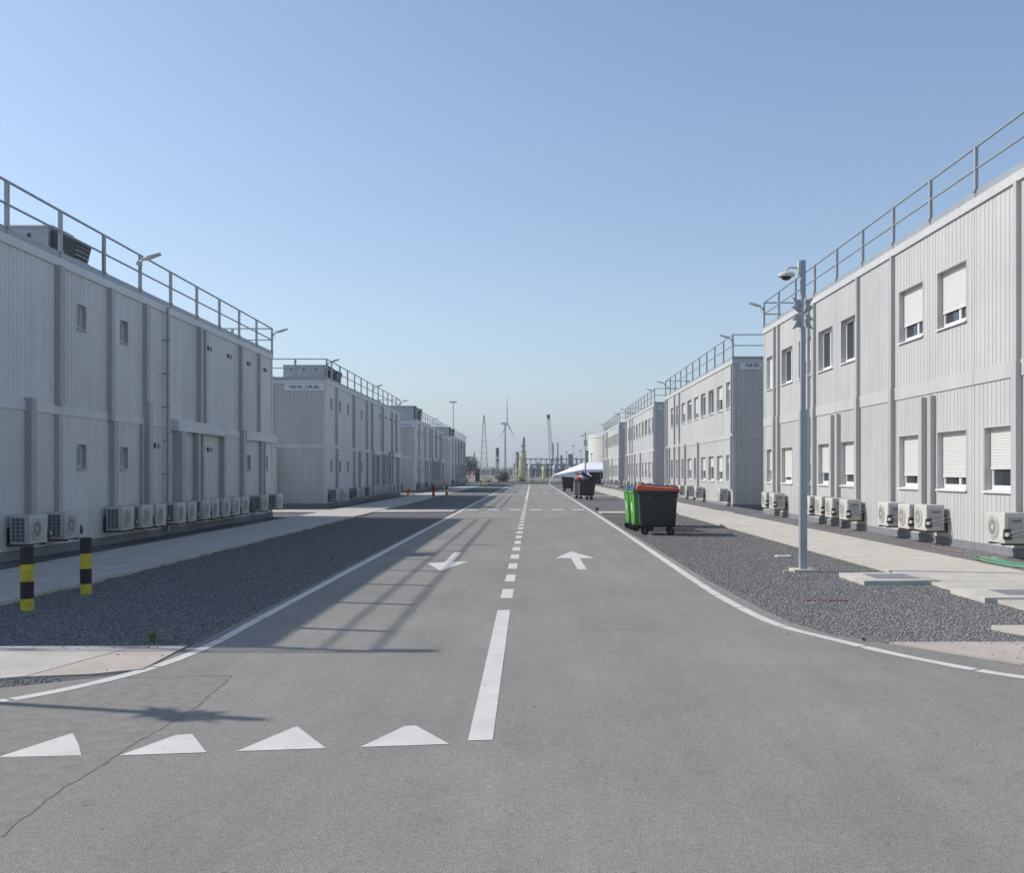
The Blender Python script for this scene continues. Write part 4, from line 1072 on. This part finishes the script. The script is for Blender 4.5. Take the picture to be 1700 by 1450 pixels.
for i in range(11):
    x_ = -hw + i * 2 * hw / 12; d_ = 2 * hw / 12
    MB().tube((x_, 0, ztop * .35), (x_ + d_, 0, ztop * .95), .06, seg=4).build('brace', STEELB, pr)
# storage sheds and vessels in front of / behind the rack
for i, (px0, px1, top_, Y_, m_, lab) in enumerate(((943.5, 951, 755, 390, STEELB, 'dark grey box building above the pipe rack'), (973, 977.5, 749, 380, STEELB, 'narrow grey tower block left of the cream tank'),
                                                (789, 795.5, 779, 172, DARKM, 'dark container beyond the fence at the left'), (930, 934, 757, 420, METAL, 'small pale vent house on the pipe rack'),
                                                (855, 862, 750, 470, STEELB, 'hazy grey silo left of the yellow column'))):
    a_ = at(px0, top_, Y_); c_ = at(px1, top_, Y_)
    wd = c_[0] - a_[0]
    o = tag(empty('industrial_building', ((a_[0] + c_[0]) / 2, Y_, 0)), lab, 'building', 'distant industrial buildings')
    if i == 4: MB().lathe([(wd / 2, -.05), (wd / 2, a_[2] - 1), (wd / 4, a_[2])], 16).build('shell', m_, o); MB().lathe([(wd / 2 + .1, 0), (wd / 2 + .1, .3)], 16, (0, 0, a_[2] * .6)).build('ring_girder', METAL, o)
    else:
        MB().box(-wd / 2, wd / 2, 0, max(2.4, wd), -.05, a_[2]).build('wall', m_, o)
        MB().box(-wd / 2 - .1, wd / 2 + .1, -.1, max(2.4, wd) + .1, a_[2], a_[2] + .15).build('roof', METAL, o)
        MB().box(-wd * .3, wd * .1, -.05, 0, a_[2] * .75, a_[2] * .85).build('louvre', METAL, o)
for i, (px_, top_, Y_, kind) in enumerate(((880, 770, 360, 0), (893, 766, 520, 1), (903, 773, 330, 2), (921, 771, 350, 0), (935, 768, 520, 1), (947, 774, 340, 2), (960, 770, 480, 1), (858, 777, 340, 2), (846, 778, 700, 1), (817, 776, 620, 1))):
    a_ = at(px_, top_, Y_); h_ = a_[2]
    o = tag(empty('process_vessel', (a_[0], Y_, 0)), 'small hazy plant vessel, %s counted from the left below the pipe rack skyline' % ORD[[3, 4, 5, 6, 7, 8, 9, 2, 1, 0][i]], 'vessel', 'plant vessels in the haze')
    m_ = (METAL, STEELB, YELM)[kind]
    MB().lathe([(h_ * .16, -.05), (h_ * .16, h_ * .8), (h_ * .08, h_ * .92), (.1, h_)], 14).build('shell', m_, o)
    MB().tube((h_ * .3, 0, -.05), (h_ * .3, 0, h_ * .7), .12, seg=6).tube((h_ * .3, 0, h_ * .7), (0, 0, h_ * .7), .12, seg=6).build('pipe', STEELB, o)
    MB().lathe([(h_ * .2, 0), (h_ * .2, .15)], 14, (0, 0, h_ * .5)).build('platform', STEELB, o)
# cream tank
Yt = 300
a_ = at(977, 723, Yt); Rt = 9.0
tk = tag(empty('storage_tank', (a_[0] + Rt, Yt, 0)), 'cream cylindrical storage tank behind the farthest right block', 'tank')
Ht = a_[2]
MB().lathe([(Rt, -.05), (Rt, Ht), (Rt - .15, Ht + .02)], 64).build('shell', TANK, tk)
MB().lathe([(Rt - .15, Ht), (Rt * .5, Ht + .7), (.4, Ht + 1.1)], 64).build('roof', TANK, tk)
MB().lathe([(Rt + .12, 0), (Rt + .12, .25)], 64, (0, 0, Ht - .9)).build('top_ring', TANK, tk)
MB().lathe([(Rt + .05, 0), (Rt + .05, .12)], 64, (0, 0, Ht * .5)).build('ring_girder', TANK, tk)
b = MB()
for k in range(8):
    an = R(180 + 8 * k); b.tube((Rt * math.cos(an), Rt * math.sin(an), Ht), (Rt * math.cos(an), Rt * math.sin(an), Ht + 1.1), .05, seg=5)
b.build('roof_post', TANK, tk)
MB().box(-4.5, -2.2, -2, 0, Ht + .4, Ht + 2.0).tube((-3, -1, Ht + 1.9), (-3, -1, Ht + 2.7), .5).build('roof_vent', TANK, tk)
# white tent
Yn = 140
tn = tag(empty('marquee_tent', (0, Yn, 0)), 'white marquee tent with a long sloping side near the road end', 'tent')
pk = at(969.5, 768.5, Yn); lf = at(918, 789.5, Yn); rt = pk[0] + 7
ev = at(969, 780, Yn)[2]
b = MB()
b.add([(pk[0], 1.5, pk[2]), (rt, 1.5, pk[2]), (rt, -1.4, ev), (pk[0] - .2, -1.4, ev), (lf[0], -.6, lf[2]), (lf[0], 3.6, lf[2]), (pk[0] - .2, 4.4, ev), (rt, 4.4, ev)],
      [(0, 3, 2, 1), (0, 4, 3), (0, 6, 5), (0, 5, 4), (0, 1, 7, 6)])
b.build('canopy', WHT, tn)
MB().add([(lf[0], -.62, lf[2]), (pk[0] - .2, -1.42, ev), (pk[0] - .2, -1.42, .8), (lf[0], -.62, lf[2] - .08), (lf[0], -.60, lf[2]), (pk[0] - .2, -1.40, ev), (pk[0] - .2, -1.40, .8), (lf[0], -.60, lf[2] - .08)], [(0, 3, 2, 1), (4, 5, 6, 7), (0, 1, 5, 4), (2, 3, 7, 6)]).build('side_sheet', WHT, tn)
MB().box(pk[0] - .2, rt, -1.43, -1.41, ev - .35, ev).build('valance', WHT, tn)
for x_ in (pk[0] - .2, pk[0] + 2.2, pk[0] + 4.6, rt):
    for y_ in (-1.4, 4.4): MB().tube((x_, y_, -.05), (x_, y_, ev), .045, seg=6).build('pole', METAL, tn)
MB().box(pk[0] + .2, rt, 4.38, 4.40, 0, ev).build('interior_shade_sheet', DARKM, tn)  # dark sheet standing in for the shade inside the open tent
for x_ in (lf[0], ): MB().tube((x_, -.6, lf[2]), (x_ - .6, -.8, -.05), .03, seg=5).tube((x_, 3.6, lf[2]), (x_ - .6, 3.8, -.05), .03, seg=5).build('guy_rope', METAL, tn)
# far wood line
b = MB(); rr = random.Random(3)
for i in range(150):
    px_ = 640 + i * 3.2; Y_ = rr.uniform(820, 1050); a_ = at(px_, 786, Y_); h_ = rr.uniform(3.5, 8)
    leafcloud(b, (a_[0], Y_, h_ * .5), (rr.uniform(3, 6), 3, h_ * .55), 60, .9, i)
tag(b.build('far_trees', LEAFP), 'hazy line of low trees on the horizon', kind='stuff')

# ------------------------------------------------------------------ haze
hz = MB().box(-4700, 4700, -70, 4700, -1.2, 172).mesh('haze', WHT); hz.materials.clear()
hm = bpy.data.materials.new('haze'); hm.use_nodes = True
t = hm.node_tree
for n_ in list(t.nodes):
    if n_.type == 'BSDF_PRINCIPLED': t.nodes.remove(n_)
vol = t.nodes.new('ShaderNodeVolumePrincipled'); vol.inputs['Color'].default_value = (.80, .88, 1, 1); vol.inputs['Density'].default_value = .0003
vol.inputs['Anisotropy'].default_value = .2
t.links.new(vol.outputs[0], t.nodes['Material Output'].inputs['Volume'])
hz.materials.append(hm)
tag(link('haze', hz), 'thin pale haze over the whole site', kind='stuff')
